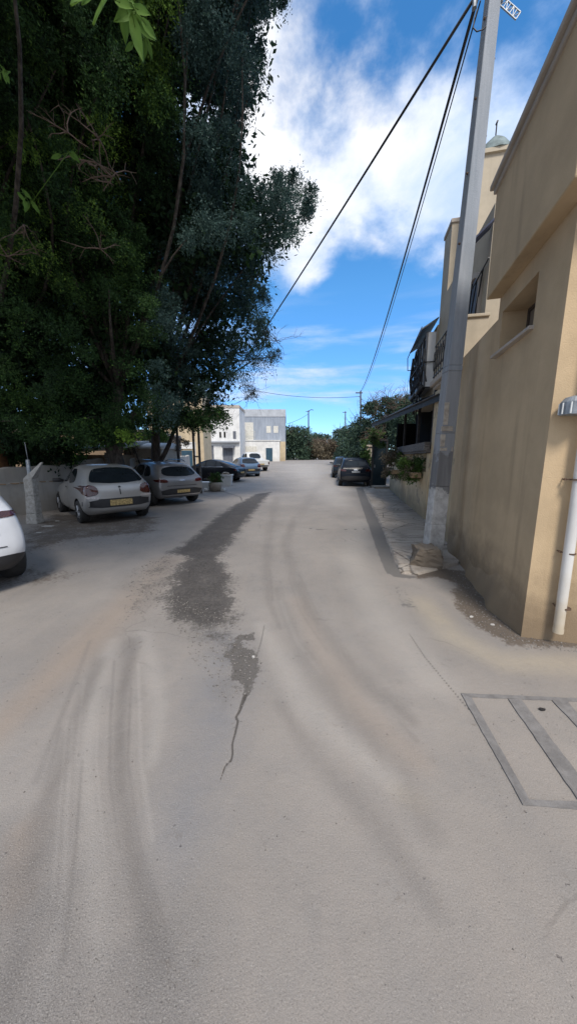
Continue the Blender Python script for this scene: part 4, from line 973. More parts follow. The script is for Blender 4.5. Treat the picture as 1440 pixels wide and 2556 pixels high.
    for s in (1,-1):
        m=MB(); m.tube([(mx,s*(mw-.06),mz-.02),(mx,s*(mw+.04),mz),(mx-.01,s*(mw+.19),mz+.01)],[.03,.06,.05],10); m.build('mirror',M['black'],root,.0,smooth=True)
    if roofbar:
        for s in (1,-1): 
            H_=st[2][5]; m=MB(); m.tube([(.75,s*st[2][8]*.93,H_-.02),(.95,s*st[2][8]*.95,H_+.045),(2.0,s*st[2][8]*.95,H_+.05),(2.2,s*st[2][8]*.92,H_-.02)],.016,8); m.build('roof_rail',M['chrome'],root,smooth=True)
    if plate:
        py0,py1,pz0,pz1=plate; pp=patch('number_plate',[(py0,pz0),(py1,pz0),(py1,pz1),(py0,pz1)],'rear',M['plate'],.016,nr=2,nc=6,round_=0)
    return root
def mir(p): return [(-a,b) for a,b in p][::-1]
HATCH=[(.0,.06,.46,.30,.94,1.33,.76,.72,.52),(.22,.26,.62,.20,.96,1.42,.83,.77,.57),(1.15,1.15,1.2,.17,.94,1.47,.835,.79,.58),(1.9,1.9,1.85,.17,.91,1.44,.835,.79,.57),(2.75,2.75,2.72,.17,.88,.985,.83,.77,.60),(3.3,3.3,3.2,.2,.78,.87,.80,.73,.52),(3.66,3.6,3.5,.28,.60,.68,.68,.62,.4)]
def hatch_parts():
    L=[('rear_window',[(-.64,1.0),(.64,1.0),(.58,1.18),(.44,1.38),(-.44,1.38),(-.58,1.18)],M['glass'],.006,2),
       ('tail_lamp',[(.48,.74),(.78,.70),(.80,.96),(.62,.98),(.50,.92)],M['red'],.010,1),('tail_lamp',mir([(.48,.74),(.78,.70),(.80,.96),(.62,.98),(.50,.92)]),M['red'],.010,1),
       ('reversing_lamp',[(.47,.645),(.76,.65),(.76,.70),(.49,.70)],M['amber'],.013,1),('reversing_lamp',mir([(.47,.645),(.76,.65),(.76,.70),(.49,.70)]),M['amber'],.013,1),
       ('bumper_insert',[(-.80,.42),(.80,.42),(.80,.63),(-.80,.63)],M['black'],.009,1),
       ('boot_lock',[(-.03,.885),(.03,.885),(.03,.925),(-.03,.925)],M['black'],.010,1),
       ('rear_wiper',[(-.01,.72),(.012,.72),(.015,.86),(-.01,.86)],M['black'],.014,0),
       ('tailgate_seam',[(-.50,.625),(.50,.625),(.50,.637),(-.50,.637)],M['black'],.006,0)]
    Sd=[('side_window',[(.95,.98),(1.62,.97),(1.62,1.34),(1.05,1.34)],M['glass'],.005,1),('side_window',[(1.68,.97),(2.45,.96),(2.1,1.22),(1.95,1.32),(1.68,1.34)],M['glass'],.005,1),
        ('door_seam',[(1.645,.3),(1.657,.3),(1.657,.97),(1.645,.97)],M['black'],.003,0),('door_handle',[(1.70,.84),(1.86,.84),(1.86,.87),(1.70,.87)],M['black'],.012,0)]
    Ft=[('windscreen',[(-.62,1.02),(.62,1.02),(.50,1.36),(-.50,1.36)],M['glass'],.006,1),('headlamp',[(.36,.60),(.64,.62),(.62,.74),(.42,.72)],M['amber'],.008,1),('headlamp',mir([(.36,.60),(.64,.62),(.62,.74),(.42,.72)]),M['amber'],.008,1),('grille',[(-.35,.36),(.35,.36),(.33,.5),(-.33,.5)],M['black'],.008,1)]
    return L,Sd,Ft
r_,s_,f_=hatch_parts()
silver=paint('silver_paint',(.34,.33,.315),.45,.36)
car('parked_car','silver three door hatchback with a black bumper strip beside the netted post','car',(-4.22,8.02,0),-45,HATCH,silver,(.66,3.0),.29,r_,s_,(2.38,1.0,.80),f_,plate=(-.26,.26,.46,.60))
SUV=[(.0,.05,.40,.34,1.0,1.45,.82,.77,.54),(.22,.22,.60,.24,1.03,1.56,.88,.82,.60),(1.25,1.25,1.25,.22,1.0,1.61,.895,.84,.62),(2.15,2.15,2.1,.22,.98,1.58,.895,.84,.60),(3.05,3.05,3.0,.22,.97,1.09,.885,.82,.64),(3.8,3.8,3.65,.24,.86,.98,.86,.78,.58),(4.25,4.2,4.05,.34,.68,.80,.74,.68,.46)]
def suv_parts(win=(.66,1.07,1.42),lampz=(.86,.99),tm='red'):
    ww,w0,w1=win; a,b=lampz
    lamp=[(.48,a),(.83,a+.02),(.83,b),(.55,b)]
    L=[('rear_window',[(-ww,w0),(ww,w0),(ww*.80,w1),(-ww*.80,w1)],M['glass'],.006,2),('tail_lamp',lamp,M[tm],.010,1),('tail_lamp',mir(lamp),M[tm],.010,1),
       ('bumper_insert',[(-.70,.36),(.70,.36),(.78,.60),(-.78,.60)],M['black'],.009,1),('bumper_trim',[(-.66,.365),(.66,.365),(.68,.40),(-.68,.40)],M['chrome'],.014,1),
       ('tailgate_seam',[(-.55,.735),(.55,.735),(.55,.752),(-.55,.752)],M['black'],.007,0),('boot_handle',[(-.12,.90),(.12,.90),(.12,.94),(-.12,.94)],M['chrome'],.012,1)]
    Sd=[('side_window',[(.62,1.08),(1.15,1.05),(1.15,1.46),(.85,1.42)],M['glass'],.005,1),('side_window',[(1.22,1.05),(1.92,1.04),(1.92,1.47),(1.22,1.47)],M['glass'],.005,1),('side_window',[(2.0,1.04),(2.75,1.04),(2.35,1.36),(2.2,1.45),(2.0,1.46)],M['glass'],.005,1),
        ('door_seam',[(1.18,.35),(1.192,.35),(1.192,1.04),(1.18,1.04)],M['black'],.003,0),('door_seam',[(1.955,.35),(1.967,.35),(1.967,1.04),(1.955,1.04)],M['black'],.003,0),('door_handle',[(2.02,.90),(2.2,.90),(2.2,.93),(2.02,.93)],M['black'],.012,0)]
    Ft=[('windscreen',[(-.66,1.13),(.66,1.13),(.54,1.5),(-.54,1.5)],M['glass'],.006,1),('headlamp',[(.4,.70),(.70,.72),(.68,.84),(.45,.82)],M['amber'],.008,1),('headlamp',mir([(.4,.70),(.70,.72),(.68,.84),(.45,.82)]),M['amber'],.008,1),('grille',[(-.4,.42),(.4,.42),(.38,.62),(-.38,.62)],M['black'],.008,1)]
    return L,Sd,Ft
r_,s_,f_=suv_parts()
r2=r_+[('window_sticker',[(.36,1.10),(.40,1.10),(.40,1.2),(.36,1.2)],M['white_p'],.012,0)]
s2=[(n,p,m,o,k) for n,p,m,o,k in s_]
car('parked_car','grey silver crossover with roof rails parked nose in behind the hatchback','car',(-3.62,10.95,0),-48,[tuple(q*(.97 if i in (0,1,2) else (.93 if i in (4,5) else 1)) for i,q in enumerate(s)) for s in SUV],paint('grey_silver_paint',(.20,.20,.205),.45,.36),(.74,3.3),.33,
    [(n,[(a,z*.93 if z>.7 else z) for a,z in p],m,o,k) for n,p,m,o,k in r_],[(n,[(a*.97,z*.93) for a,z in p],m,o,k) for n,p,m,o,k in s_],(2.6,1.02,.86),[(n,[(a,z*.93) for a,z in p],m,o,k) for n,p,m,o,k in f_],roofbar=True,plate=(-.26,.22,.45,.55))
WH=[(.0,.10,.55,.30,.98,1.46,.78,.72,.50),(.25,.32,.80,.24,1.02,1.60,.88,.80,.57),(1.25,1.25,1.3,.2,1.0,1.63,.895,.83,.60),(2.1,2.1,2.0,.2,.97,1.58,.895,.83,.59),(2.95,2.95,2.9,.2,.93,1.04,.885,.81,.62),(3.7,3.7,3.55,.22,.82,.93,.86,.78,.55),(4.1,4.05,3.9,.34,.65,.76,.74,.68,.44)]
rw,sw,fw=suv_parts((.70,1.10,1.48),(.92,1.0))
rw=[x for x in rw if x[0] not in('bumper_trim','bumper_insert')]+[('boot_seam',[(-.6,.58),(.6,.58),(.6,.592),(-.6,.592)],M['black'],.006,0)]
car('parked_car','white rounded car at the left edge with a dark lower bumper','car',(-3.70,3.22,0),-56,WH,paint('white_paint',(.66,.67,.69),.0,.3),(.74,3.25),.32,rw,sw,(2.55,1.05,.86),fw,plate=(-.26,.26,.62,.74),lowz=.47)
dk=paint('navy_paint',(.010,.014,.022),.0,.22,0); dk2=paint('charcoal_blue_paint',(.02,.03,.045),.0,.22,0)
rd,sd_,fd=suv_parts((.62,1.12,1.38),(.84,.96))
rd=[x for x in rd if x[0]!='bumper_trim']
def whiteplate(root):
    for c in root.children:
        if c.name.startswith('number_plate'): c.data.materials[0]=M['steel']
c=car('parked_car','nearer of two dark blue SUVs beside the gate on the right','car',(3.62,17.35,gz(18.5)-.02),7,SUV,dk,(.78,3.42),.34,rd,sd_,(2.7,1.1,.86),fd,plate=(-.22,.22,.78,.86)); whiteplate(c)
c=car('parked_car','farther dark blue car half hidden ahead of the nearer SUV','car',(3.95,22.6,gz(24)-.04),7,[tuple(q*(.95 if i in(4,5) else 1) for i,q in enumerate(s)) for s in SUV],dk2,(.78,3.42),.34,[(n,[(a,z*.95) for a,z in p],m,o,k) for n,p,m,o,k in rd],[(n,[(a,z*.95) for a,z in p],m,o,k) for n,p,m,o,k in sd_],(2.7,1.04,.86),[(n,[(a,z*.95) for a,z in p],m,o,k) for n,p,m,o,k in fd])
SED=[(.0,.05,.30,.32,.86,.98,.76,.72,.55),(.35,.35,.55,.22,.93,1.07,.87,.80,.62),(1.1,1.1,1.35,.2,.94,1.36,.89,.83,.58),(1.9,1.9,1.9,.2,.93,1.45,.89,.83,.58),(2.5,2.5,2.4,.2,.92,1.42,.89,.83,.57),(3.3,3.3,3.3,.2,.90,1.0,.88,.81,.60),(4.1,4.1,4.0,.22,.78,.88,.85,.76,.52),(4.5,4.45,4.35,.32,.60,.70,.72,.66,.42)]
def sed_parts():
    lamp=[(.44,.70),(.78,.72),(.78,.86),(.48,.86)]
    L=[('rear_window',[(-.56,1.08),(.56,1.08),(.46,1.32),(-.46,1.32)],M['glass'],.006,1),('tail_lamp',lamp,M['red'],.01,1),('tail_lamp',mir(lamp),M['red'],.01,1),('bumper_insert',[(-.7,.36),(.7,.36),(.7,.46),(-.7,.46)],M['black'],.009,1)]
    Sd=[('side_window',[(1.0,1.0),(1.45,.98),(1.45,1.32),(1.35,1.31)],M['glass'],.005,1),('side_window',[(1.5,.98),(2.15,.97),(2.15,1.36),(1.5,1.34)],M['glass'],.005,1),('side_window',[(2.22,.97),(3.0,.97),(2.6,1.26),(2.45,1.34),(2.22,1.36)],M['glass'],.005,1),
        ('door_seam',[(1.47,.35),(1.48,.35),(1.48,.97),(1.47,.97)],M['black'],.003,0),('window_trim',[(.95,.955),(3.05,.945),(3.05,.965),(.95,.975)],M['chrome'],.007,0)]
    Ft=[('windscreen',[(-.62,1.04),(.62,1.04),(.5,1.36),(-.5,1.36)],M['glass'],.006,1),('headlamp',[(.4,.6),(.68,.62),(.66,.74),(.45,.72)],M['amber'],.008,1),('headlamp',mir([(.4,.6),(.68,.62),(.66,.74),(.45,.72)]),M['amber'],.008,1)]
    return L,Sd,Ft
rs,ss,fs=sed_parts()
c=car('parked_car','black saloon with a long arched roof parked sideways behind the stone planters','car',(-2.95,20.6,.06),-72,SED,paint('black_paint',(.010,.011,.014),.0,.2,0),(.85,3.6),.32,rs,ss,(2.9,1.0,.86),fs,plate=(-.24,.24,.56,.66))
c=car('parked_car','pale blue hatchback between the black saloon and the white pickup','car',(-2.70,23.6,.16),-28,[(a,b,c_,d,e,f*.99,g,h,i) for a,b,c_,d,e,f,g,h,i in HATCH],paint('steel_blue_paint',(.12,.19,.28),.45,.3),(.66,3.0),.30,*[ [x for x in q] for q in (hatch_parts()[0][:6],)],hatch_parts()[1],(2.38,1.0,.80),hatch_parts()[2],plate=(-.25,.25,.5,.6))
PU=[(.0,.0,.0,.42,.98,1.02,.78,.78,.70),(.1,.1,.12,.36,1.0,1.06,.82,.80,.72),(1.30,1.30,1.32,.36,1.0,1.06,.82,.80,.72),(1.36,1.36,1.42,.36,1.02,1.66,.82,.79,.66),(1.9,1.9,1.9,.36,1.02,1.74,.82,.79,.67),(2.6,2.6,2.45,.36,1.01,1.70,.82,.79,.66),(3.0,3.0,2.95,.36,1.0,1.10,.82,.78,.66),(3.7,3.7,3.65,.38,.92,1.02,.80,.76,.62),(3.95,3.93,3.9,.42,.8,.9,.72,.70,.55)]
pr=[('rear_window',[(-.58,1.14),(.58,1.14),(.52,1.60),(-.52,1.60)],M['glass'],.006,1),('tail_lamp',[(.62,.62),(.75,.62),(.75,.86),(.62,.86)],M['red'],.01,1),('tail_lamp',[(-.75,.62),(-.62,.62),(-.62,.86),(-.75,.86)],M['red'],.01,1),('bumper_insert',[(-.7,.44),(.7,.44),(.7,.56),(-.7,.56)],M['black'],.009,1)]
ps=[('side_window',[(1.5,1.10),(1.95,1.10),(1.95,1.58),(1.55,1.58)],M['glass'],.005,1),('side_window',[(2.0,1.10),(2.75,1.10),(2.5,1.58),(2.0,1.58)],M['glass'],.005,1),('door_seam',[(1.97,.45),(1.98,.45),(1.98,1.1),(1.97,1.1)],M['black'],.003,0)]
pf=[('windscreen',[(-.62,1.15),(.62,1.15),(.54,1.62),(-.54,1.62)],M['glass'],.006,1),('headlamp',[(.45,.62),(.66,.62),(.66,.78),(.45,.78)],M['amber'],.008,1),('headlamp',[(-.66,.62),(-.45,.62),(-.45,.78),(-.66,.78)],M['amber'],.008,1)]
car('parked_pickup','old white boxy pickup at the far end of the left row near the pale house','pickup',(-2.35,28.6,gz(29.5)-.03),-32,PU,paint('cream_paint',(.55,.55,.53),0,.45),(.75,3.25),.33,pr,ps,(2.6,1.2,.8),pf,plate=(-.24,.24,.60,.70),cre=.5)

# ---------------------------------------------------------------- vegetation
def foliage(name,clumps,per,size,mat,parent,twigs=26,droop=.25,jit=.05,big=None,flat=False):
    """clumps: rows x,y,z,r,tint. leaves lie along many short twigs inside each clump"""
    cl=np.asarray(clumps,float); n=len(cl); N=n*per
    ci=np.repeat(np.arange(n),per); c=cl[ci]
    td=rng.normal(size=(n,twigs,3)); td/=np.linalg.norm(td,axis=2,keepdims=True); tw=rng.integers(0,twigs,N); d=td[ci,tw]
    t=rng.random(N)**.55; r=c[:,3]
    P=c[:,:3]+d*(t*r)[:,None]*np.array([1,1,.85]); P[:,2]-=droop*r*t*t; P+=rng.normal(size=(N,3))*jit*(r[:,None]/.5)
    s=size*rng.uniform(.55,1.35,N)
    a=rng.normal(size=(N,3)); a=a*.8+d*.9; a/=np.linalg.norm(a,axis=1,keepdims=True); b=rng.normal(size=(N,3)); b-=a*(a*b).sum(1,keepdims=True); b/=np.linalg.norm(b,axis=1,keepdims=True)
    V=np.stack([P-a*s[:,None]*.6,P+b*s[:,None]*.27,P+a*s[:,None]*.6,P-b*s[:,None]*.27],1).reshape(-1,3)
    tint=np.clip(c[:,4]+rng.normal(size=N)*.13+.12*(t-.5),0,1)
    return npmesh(name,V,np.arange(4*N).reshape(-1,4),mat,parent,{'tint':np.repeat(tint,4)})
def twig_mesh(name,starts,n,L,r,mat,parent,seed=1,up=.3,spread=1.0,sub=3):
    m=MB(); q=random.Random(seed)
    for st in starts:
        for _ in range(n):
            p=Vector(st); d=Vector((q.gauss(0,spread),q.gauss(0,spread),q.gauss(up,.5))).normalized(); pts=[p.copy()]; l=L*q.uniform(.5,1.2)
            for k in range(5):
                d=(d+Vector((q.gauss(0,.25),q.gauss(0,.25),q.gauss(0,.2)))).normalized(); p=p+d*l/5; pts.append(p.copy())
                if k in (1,2,3) and q.random()<.8 and sub:
                    e=(d+Vector((q.gauss(0,.7),q.gauss(0,.7),q.gauss(0,.6)))).normalized(); m.tube([p,p+e*l*.18,p+e*l*.32+Vector((0,0,-.02))],[r*.5,r*.4,r*.2],3,cap=False)
            m.tube(pts,[r,r*.9,r*.75,r*.6,r*.45,r*.3],4,cap=False)
    return m.build(name,mat,parent,smooth=True,world=True)
OUT=[(-360,-520),(745,-520),(728,2),(700,12),(672,38),(664,75),(678,130),(676,190),(655,235),(618,262),(634,285),(612,310),(628,350),(634,400),(648,455),(668,430),(700,412),(735,420),(775,400),(808,430),(796,470),(800,535),(765,590),(740,625),(700,660),(680,700),(684,760),(690,820),(720,870),(690,930),(660,960),(640,1000),(590,1016),(520,1030),(470,1045),(420,1060),(350,1075),(300,1090),(240,1112),(170,1120),(60,1125),(-260,1140)]
HOLE=[((485,262),34),((130,178),12),((300,260),10)]
def in_out(u,v,rp):
    for k in range(8):
        a=k*math.pi/4; q=np.array([[u+rp*math.cos(a),v+rp*math.sin(a)]])
        if not inpoly(q,OUT)[0]: return False
    for (hu,hv),hr in HOLE:
        if math.hypot(u-hu,v-hv)<hr+rp*.75: return False
    return True
TR={'A':Vector((-5.25,10.0,0)),'B':Vector((-5.05,12.3,0)),'C':Vector((-8.7,9.6,0))}
def depth(u,v):
    t=max(0,min(1,u/740)); s=max(0,min(1,v/1100))
    return 5.8+2.6*t*(1-.3*s)+2.2*s-(.0015*max(0,-v))+(1.6 if v>620 and u>430 else 0)
def canopy():
    cl={'A':[],'B':[],'C':[]}; inner={'A':[],'B':[],'C':[]}; q=random.Random(11)
    def assign(p,u,v):
        if (v>590 and u>395) or u>450: return 'B'  # right-hand clumps take the haze-tinted leaves too
        if u<150: return 'C'
        return 'A'
    N=0; tries=0
    while N<1650 and tries<50000:
        tries+=1; u=q.uniform(-340,830); v=q.uniform(-500,1120); layer=q.random(); Yd=depth(u,v)+layer**1.2*3.2+q.gauss(0,.2)
        r=q.uniform(.26,.52)*(Yd/8); p=at(u,v,Yd); dz=(p-Vector((0,0,EYE))).dot(Vector((0,math.cos(PIT),-math.sin(PIT)))); rp=r*800/dz
        if not in_out(u,v,rp*.80):
            # small tufts right at the outline
            r*=.42; rp*=.42
            if not in_out(u,v,rp*.85): continue
        tint=q.gauss(.26,.11)
        if u<330 and 310<v<720: tint+=.42*q.random()
        if 330<u<430 and v<260: tint+=.38
        if u>450: tint-=.03
        k=assign(p,u,v); cl[k].append((p.x,p.y,p.z,r,max(.03,tint))); N+=1
    for _ in range(1200):
        u=q.uniform(-330,760); v=q.uniform(-500,1060); Yd=depth(u,v)+q.uniform(1.2,4.2); r=q.uniform(.5,.8); p=at(u,v,Yd); rp=r*800/Yd
        if not in_out(u,v,rp*1.3) : continue
        if v>850 and u>560: continue
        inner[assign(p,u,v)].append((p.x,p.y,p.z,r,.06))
    # unseen crown clumps added above the frame to shade the cars and left ground
    k=0
    while k<105:
        x,y,z=q.uniform(-8.5,-1.2),q.uniform(.2,5.5),q.uniform(5.5,9.5)
        if z-EYE<1.3*y+1.0: continue
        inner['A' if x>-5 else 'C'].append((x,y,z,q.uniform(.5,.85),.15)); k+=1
    return cl,inner
CL,INN=canopy()
LAB={'A':'huge dark leaning street tree whose crown fills the upper left','B':'second tree with a forked trunk and wispy haze-tinted crown behind the crossover','C':'tree with a reddish trunk behind the wall at the left edge'}
def limb(m,a,b,r0,r1,q,k=6,bend=.25):
    pts=[];rad=[]; mid=Vector((q.gauss(0,bend),q.gauss(0,bend),q.uniform(0,bend)))
    for i in range(k+1): t=i/k; p=a.lerp(b,t)+mid*math.sin(math.pi*t); pts.append(p); rad.append(r0*(1-t)+r1*t)
    m.tube(pts,rad,9)
for key,base in TR.items():
    t=empty('street_tree',base,0,LAB[key],'tree','street trees on the left'); q=random.Random(ord(key))
    m=MB(); tops={'A':[(-.05,0,0),(.12,0,.7),(-.02,.05,1.35),(-.18,.1,1.9),(-.1,.1,2.6),(.2,0,3.6),(.5,-.3,5.2)],'B':[(0,0,0),(-.03,0,.8),(.03,0,1.6),(.08,0,2.4),(.2,0,3.4),(.4,-.2,5)],'C':[(0,0,0),(.05,0,1.2),(.0,0,2.2),(.3,-.2,4),(.6,-.5,6)]}[key]
    rad={'A':[.30,.22,.19,.22,.17,.14,.10],'B':[.24,.18,.16,.15,.12,.09],'C':[.34,.29,.27,.22,.14]}[key]
    P=[base+Vector(x) for x in tops]; m.tube(P,rad,14)
    if key=='B': limb(m,P[1]+Vector((0,0,.35)),base+Vector((.85,.1,3.0)),.10,.06,q,6,.12); 
    if key=='A': limb(m,P[2]+Vector((0,0,.35)),base+Vector((.55,.2,3.0)),.12,.07,q,6,.1)
    tr=m.build('trunk',mk('reddish_bark',(.16,.075,.03),.95,0,.4,8) if key=='C' else M['bark'],t,smooth=True,world=True)
    lm=MB(); pts=[c for c in CL[key]]
    for c in q.sample(pts,min(26,len(pts))): 
        e=Vector(c[:3]); s0=P[-2] if e.z>4 else P[-3]; limb(lm,s0,e,.06,.012,q,7,.5)
    lm.build('limbs',M['bark'],t,smooth=True,world=True)
    foliage('crown',CL[key],640,.043,M['leaf_haze' if key=='B' else 'leaf'],t,34)
    if INN[key]: foliage('inner_and_shade_foliage',INN[key],230,.17,M['leaf'],t,40,.1,.18)  # inner leaves plus the added overhead clumps that cast shade
    # bare dead twigs seen in the crown
    sp={'A':[at(215,400,6.0),at(250,350,6.0),at(170,330,6.2),at(280,440,6.1),at(250,620,6.6)],'B':[at(600,880,12),at(640,800,12),at(660,900,12),at(610,960,12),at(690,850,12),at(640,700,12),at(520,1000,12.5),at(620,990,12),at(400,1040,11.8),at(480,1050,12)],'C':[at(20,640,6.8),at(60,560,6.6),at(-40,700,7)]}[key]
    twig_mesh('bare_twigs',sp,6 if key!='B' else 16,.55 if key!='B' else .95,.010 if key!='B' else .006,M['twig'],t,ord(key),.0 if key!='B' else -.1)
# overhanging sprig with big leaves close to the viewer
def sprig(uvs,Yd,size,label_parent,seed):
    q=random.Random(seed); m=MB(); c0=at(*uvs[0],Yd); c1=at(*uvs[-1],Yd)
    st=MB(); st.tube([at(u,v,Yd) for u,v in uvs],.004,6)
    for i,(u,v) in enumerate(uvs):
        for k in range(3):
            p=at(u+q.uniform(-18,18),v+q.uniform(-14,14),Yd+q.uniform(-.08,.08)); a=Vector((q.gauss(0,.7),q.gauss(0,.5),-.8)).normalized(); b=a.cross(Vector((q.gauss(0,.4),1,q.gauss(0,.4)))).normalized(); L=size*q.uniform(.7,1.2); w=L*.36; n=a.cross(b)
            prof=[(0,0),(.15,.6),(.4,1),(.7,.75),(1,0)]; b0=len(m.v)
            for s in (1,0,-1):
                for t_,wd in prof: m.v.append(tuple(p+a*L*t_+b*w*.5*wd*s+n*(abs(s)*.06*L-.12*L*t_*t_)))
            for r in range(2):
                for j in range(4): x=b0+r*5+j; m.f.append((x,x+1,x+6,x+5)); m.m.append(0)
            m.tube([at(u,v,Yd),p,p+a*L*.3],.0025,4)
    m.tube([at(u,v,Yd) for u,v in uvs],.004,6)
    o=m.build('leaf_sprig',M['leafbig'],label_parent,smooth=True,world=True); a=o.data.attributes.new('tint','FLOAT','POINT'); a.data.foreach_set('value',[.3+.5*q.random()]*len(o.data.vertices))
    st.build('sprig_stem',M['twig'],o,world=False) if False else None
TA=[o for o in bpy.data.objects if o.get('label')==LAB['A']][0]
TC=[o for o in bpy.data.objects if o.get('label')==LAB['C']][0]
sprig([(250,-30),(290,-10),(330,5),(340,30)],2.3,.17,TA,3); sprig([(335,30),(345,70),(350,100)],3.0,.12,TA,4); sprig([(0,160),(10,175)],2.8,.08,TC,6); sprig([(60,480),(75,510),(170,380)],4.2,.13,TC,7)

def shrub(name,label,spec,mat,per,size,tw=24,cat='bush',group=None,twigs=None,seed=1,stems=True,kind=None):
    q=random.Random(seed); cs=[]
    for (u0,u1,v0,v1,Y0,Y1,n,r0,r1,ti) in spec:
        for _ in range(n):
            Yq=q.uniform(Y0,Y1); p=at(q.uniform(u0,u1),q.uniform(v0,v1),Yq); p.z=max(p.z,gz(Yq)+.1); cs.append((p.x,p.y,p.z,q.uniform(r0,r1),max(.02,q.gauss(ti,.15))))
    c=np.array(cs); b=Vector((c[:,0].mean(),c[:,1].mean(),0)); b.z=gz(b.y)
    t=empty(name,b,0,label,cat,group); foliage('foliage',cs,per,size,mat,t,tw)
    if stems:
        m=MB()
        for k in q.sample(cs,min(8,len(cs))): m.tube([(k[0]*.4+b.x*.6,k[1]*.4+b.y*.6,gz(k[1])-.1),(k[0]*.7+b.x*.3,k[1]*.7+b.y*.3,k[2]*.6),(k[0],k[1],k[2])],[.05,.035,.015],6,cap=False)
        m.build('stems',M['bark'],t,smooth=True,world=True)
    if twigs:
        n,L,r,up=twigs; top=sorted(cs,key=lambda k:-k[2])[:max(4,len(cs)//3)]; twig_mesh('bare_twigs',[k[:3] for k in top],n,L,r,M['twig'],t,seed,up)
    return t
# right: hedge, twiggy trees, creeper
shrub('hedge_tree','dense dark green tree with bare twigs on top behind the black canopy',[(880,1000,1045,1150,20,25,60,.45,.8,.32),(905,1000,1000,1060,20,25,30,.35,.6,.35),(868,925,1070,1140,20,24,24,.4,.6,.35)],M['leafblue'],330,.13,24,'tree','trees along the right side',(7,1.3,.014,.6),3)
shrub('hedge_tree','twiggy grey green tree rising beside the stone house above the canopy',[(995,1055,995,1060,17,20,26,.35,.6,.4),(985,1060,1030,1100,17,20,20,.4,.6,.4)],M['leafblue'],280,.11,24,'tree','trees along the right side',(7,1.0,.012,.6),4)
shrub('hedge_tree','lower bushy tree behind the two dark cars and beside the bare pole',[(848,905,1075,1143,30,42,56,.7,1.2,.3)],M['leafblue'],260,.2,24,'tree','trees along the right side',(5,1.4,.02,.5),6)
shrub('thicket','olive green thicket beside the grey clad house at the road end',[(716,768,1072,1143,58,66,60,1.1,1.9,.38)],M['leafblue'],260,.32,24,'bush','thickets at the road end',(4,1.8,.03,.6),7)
shrub('thicket','dry brown brushwood in the middle of the road end',[(765,852,1100,1144,60,68,60,1.0,1.6,.45)],M['leafdry'],260,.3,24,'bush','thickets at the road end',(8,2.0,.035,.7),8)
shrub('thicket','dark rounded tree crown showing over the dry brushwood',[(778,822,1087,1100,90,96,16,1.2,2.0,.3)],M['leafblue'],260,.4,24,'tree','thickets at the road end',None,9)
shrub('creeper','tangled green and brown creeper around the dark gate and pillar',[(925,958,1075,1110,15.5,17,16,.16,.32,.3),(906,930,1100,1165,17.6,18.6,14,.16,.28,.3)],M['leafgreen'],220,.07,20,'plant','',(6,.7,.010,.2),10,False)
def planter(u0,u1,v0,v1,Yd,label,mat,ti,seed,dry=.5):
    q=random.Random(seed); cs=[];cd=[]
    for _ in range(46):
        p=at(q.uniform(u0-4,u1+4),q.uniform(v0-6,v1+16),Yd*q.uniform(.97,1.05)); (cd if q.random()<dry else cs).append((p.x,p.y,p.z,q.uniform(.13,.24),q.gauss(ti,.12)))
    b=at((u0+u1)/2,v1,Yd); t=empty('potted_plant',b,0,label,'plant','plants along the low yellow wall')
    if cs: foliage('foliage',cs,200,.05,M['leafgreen'],t,18)
    if cd: foliage('dry_foliage',cd,170,.045,M['leafdry'],t,18)
    m=MB(); m.box(b.x-.16,b.x+.10,b.y-.38,b.y+.38,b.z-.15,b.z); m.build('trough',mk('clay_trough'+str(seed),(.34,.24,.14),.9,0,.3,8,.4),t,.02,world=True)
planter(1008,1052,1152,1178,9.1,'bright green geraniums in a clay trough on the yellow wall near the concrete pole',None,.65,21,.35)
planter(962,1000,1128,1172,12.2,'straggly brown and green plant spilling over the yellow wall by the gate',None,.45,22,.65)
# left
shrub('wall_shrub','dark shrub with dry stalks hanging behind the garden wall at the left',[(-120,190,1085,1150,10.2,11.4,60,.3,.55,.2)],M['leaf'],330,.09,26,'bush','',(6,.6,.010,.1),12)
shrub('wall_shrub','bright green bush over the whitewashed hut roof between the trunks',[(335,425,1078,1100,16.8,18,20,.25,.4,.7)],M['leafgreen'],240,.08,24,'bush','',None,13)
shrub('wall_shrub','dry reddish shrub beside the forked trunk below the crown',[(295,340,1085,1120,13,14,14,.18,.3,.3),(400,470,1095,1118,15,16,12,.15,.3,.35)],M['leafdry'],140,.06,20,'bush','',(8,.6,.010,.3),14)
shrub('hanging_foliage','low hanging fringe of leaves between the trunks above the parked hatchback',[(200,330,1050,1098,9,10.5,34,.22,.4,.38),(330,560,1020,1062,11,13,50,.25,.45,.3)],M['leaf'],330,.07,26,'tree','',(2,.6,.008,-.3),15,False)
# the fringe belongs to the leaning tree: move it under that tree as a part
hf=[o for o in bpy.data.objects if o.name.startswith('hanging_foliage')][0]
for ch in list(hf.children):
    ch.data.transform(Matrix.Translation(hf.location-TA.location)); ch.parent=TA
    ch.name='hanging_fringe' if 'foliage' in ch.name else 'fringe_twigs'
bpy.data.objects.remove(hf)
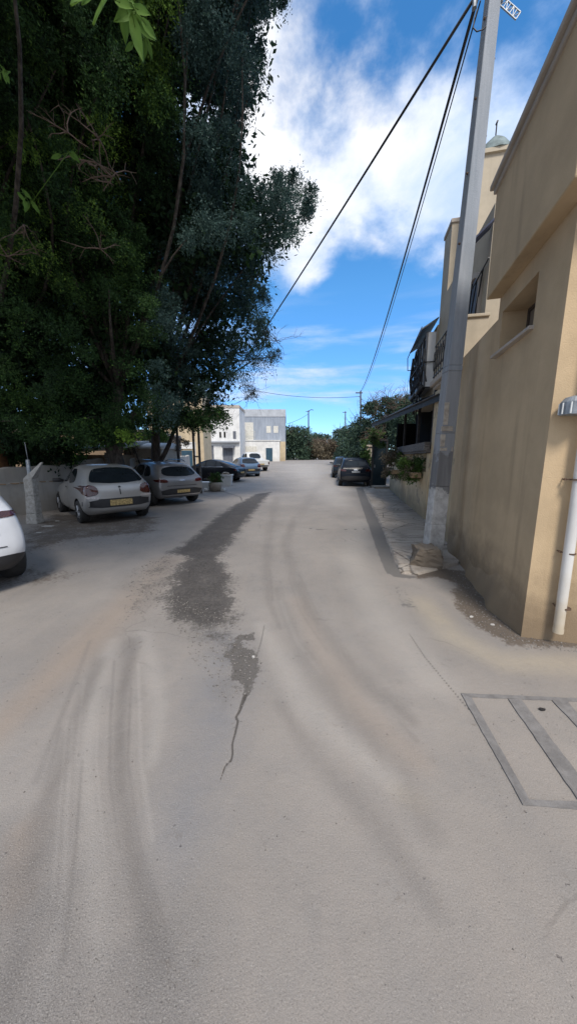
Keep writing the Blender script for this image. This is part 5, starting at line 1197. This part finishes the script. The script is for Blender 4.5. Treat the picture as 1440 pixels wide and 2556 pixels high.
# stone pots between the crossover and the saloon
def pots():
    b=gp(567,1212); t=empty('stone_planter',(b.x,b.y,b.z),0,'square pale stone planter with a stone on its rim behind the crossover','planter','stone planters')
    m=MB(); m.frus((b.x,b.y,b.z),(.50,.5),(b.x,b.y,b.z+.55),(.58,.58)); m.frus((b.x,b.y,b.z+.55),(.66,.66),(b.x,b.y,b.z+.63),(.66,.66)); m.build('pot',M['whitewash'],t,.02,world=True)
    m=MB(); m.box(b.x-.26,b.x+.26,b.y-.26,b.y+.26,b.z+.62,b.z+.64); m.build('soil',M['brownwall'],t,world=True)
    boulder('rock',b.x-.05,b.y,(.2,.16,.12),'jagged brown stone sitting on the square planter',31,M['stone'],b.z+.62)
    b=gp(538,1226); t=empty('plant_pot',(b.x,b.y,b.z),0,'round stone pot with dry spiky plant ringed by white stones','planter','stone planters')
    m=MB(); m.tube([(b.x,b.y,b.z),(b.x,b.y,b.z+.30),(b.x,b.y,b.z+.42)],[.24,.32,.30],16); m.build('pot',M['stone'],t,smooth=True,world=True)
    cs=[(b.x+random.gauss(0,.12),b.y+random.gauss(0,.12),b.z+random.uniform(.4,.85),random.uniform(.12,.22),.4) for _ in range(12)]; foliage('foliage',cs,150,.06,M['leafgreen'],t,16); twig_mesh('bare_twigs',[(b.x,b.y,b.z+.45)]*3,9,.55,.006,M['twig'],t,5,.9,.6)
    for i,(dx,dy,s) in enumerate(((-.42,-.1,.13),(-.3,.1,.11),(.36,-.08,.12),(.40,.1,.1))):
        boulder('rock',b.x+dx,b.y+dy,(s,s*.8,s*.9),['white stone left of the round pot, nearer the crossover','small white stone tucked behind the round pot on its left','white stone just right of the round pot','small pale stone at the back right of the round pot'][i],40+i,M['whitewash'],b.z)
    b=gp(520,1222); m=MB(); m.box(b.x-.9,b.x+.1,b.y+.3,b.y+.9,gz(b.y)-.05,b.z+.35); tag(m.build('low_kerb_wall',M['whitewash'],None,.03),'low white masonry block beside the round pot under the black saloon','wall')
pots()
# litter and pebbles
for i,(u,v,s,l) in enumerate(((143,1301,.05,'white scrap of paper near the hatchback front wheel'),(120,1314,.09,'long pale scrap of plastic in front of the netted post'),(96,1330,.05,'small white scrap on the dark ground below the netted post'),(1176,1541,.022,'small white scrap on the damp dirt by the wall'),(1230,1561,.02,'tiny white scrap farther along the damp dirt strip'),(1249,1537,.03,'pale flat scrap against the foot of the ochre wall'),(1352,1774,.02,'dark pebble lying inside the repaired trench frame'),(632,1643,.016,'pale chip of stone on the edge of the tar patch'))):
    p=gp(u,v); m=MB(); q=random.Random(i); pl=[(p.x+s*math.cos(a)*q.uniform(.6,1.4)*(1.6 if i==1 else 1),p.y+s*.6*math.sin(a)*q.uniform(.6,1.3)) for a in [k*math.pi/4 for k in range(8)]]; m.prism(pl,p.z+.002+(.004 if i in(6,) else 0),p.z+.012+(.006 if i==7 else 0)); o=m.build('pebble' if i>5 else 'litter_scrap',M['black'] if i==6 else M['litter']); tag(o,l,'pebble' if i>5 else 'litter','bits lying on the ground')
for o in bpy.data.objects:
    if o.get('group')=='' : del o['group']
print('objects',len(bpy.data.objects))
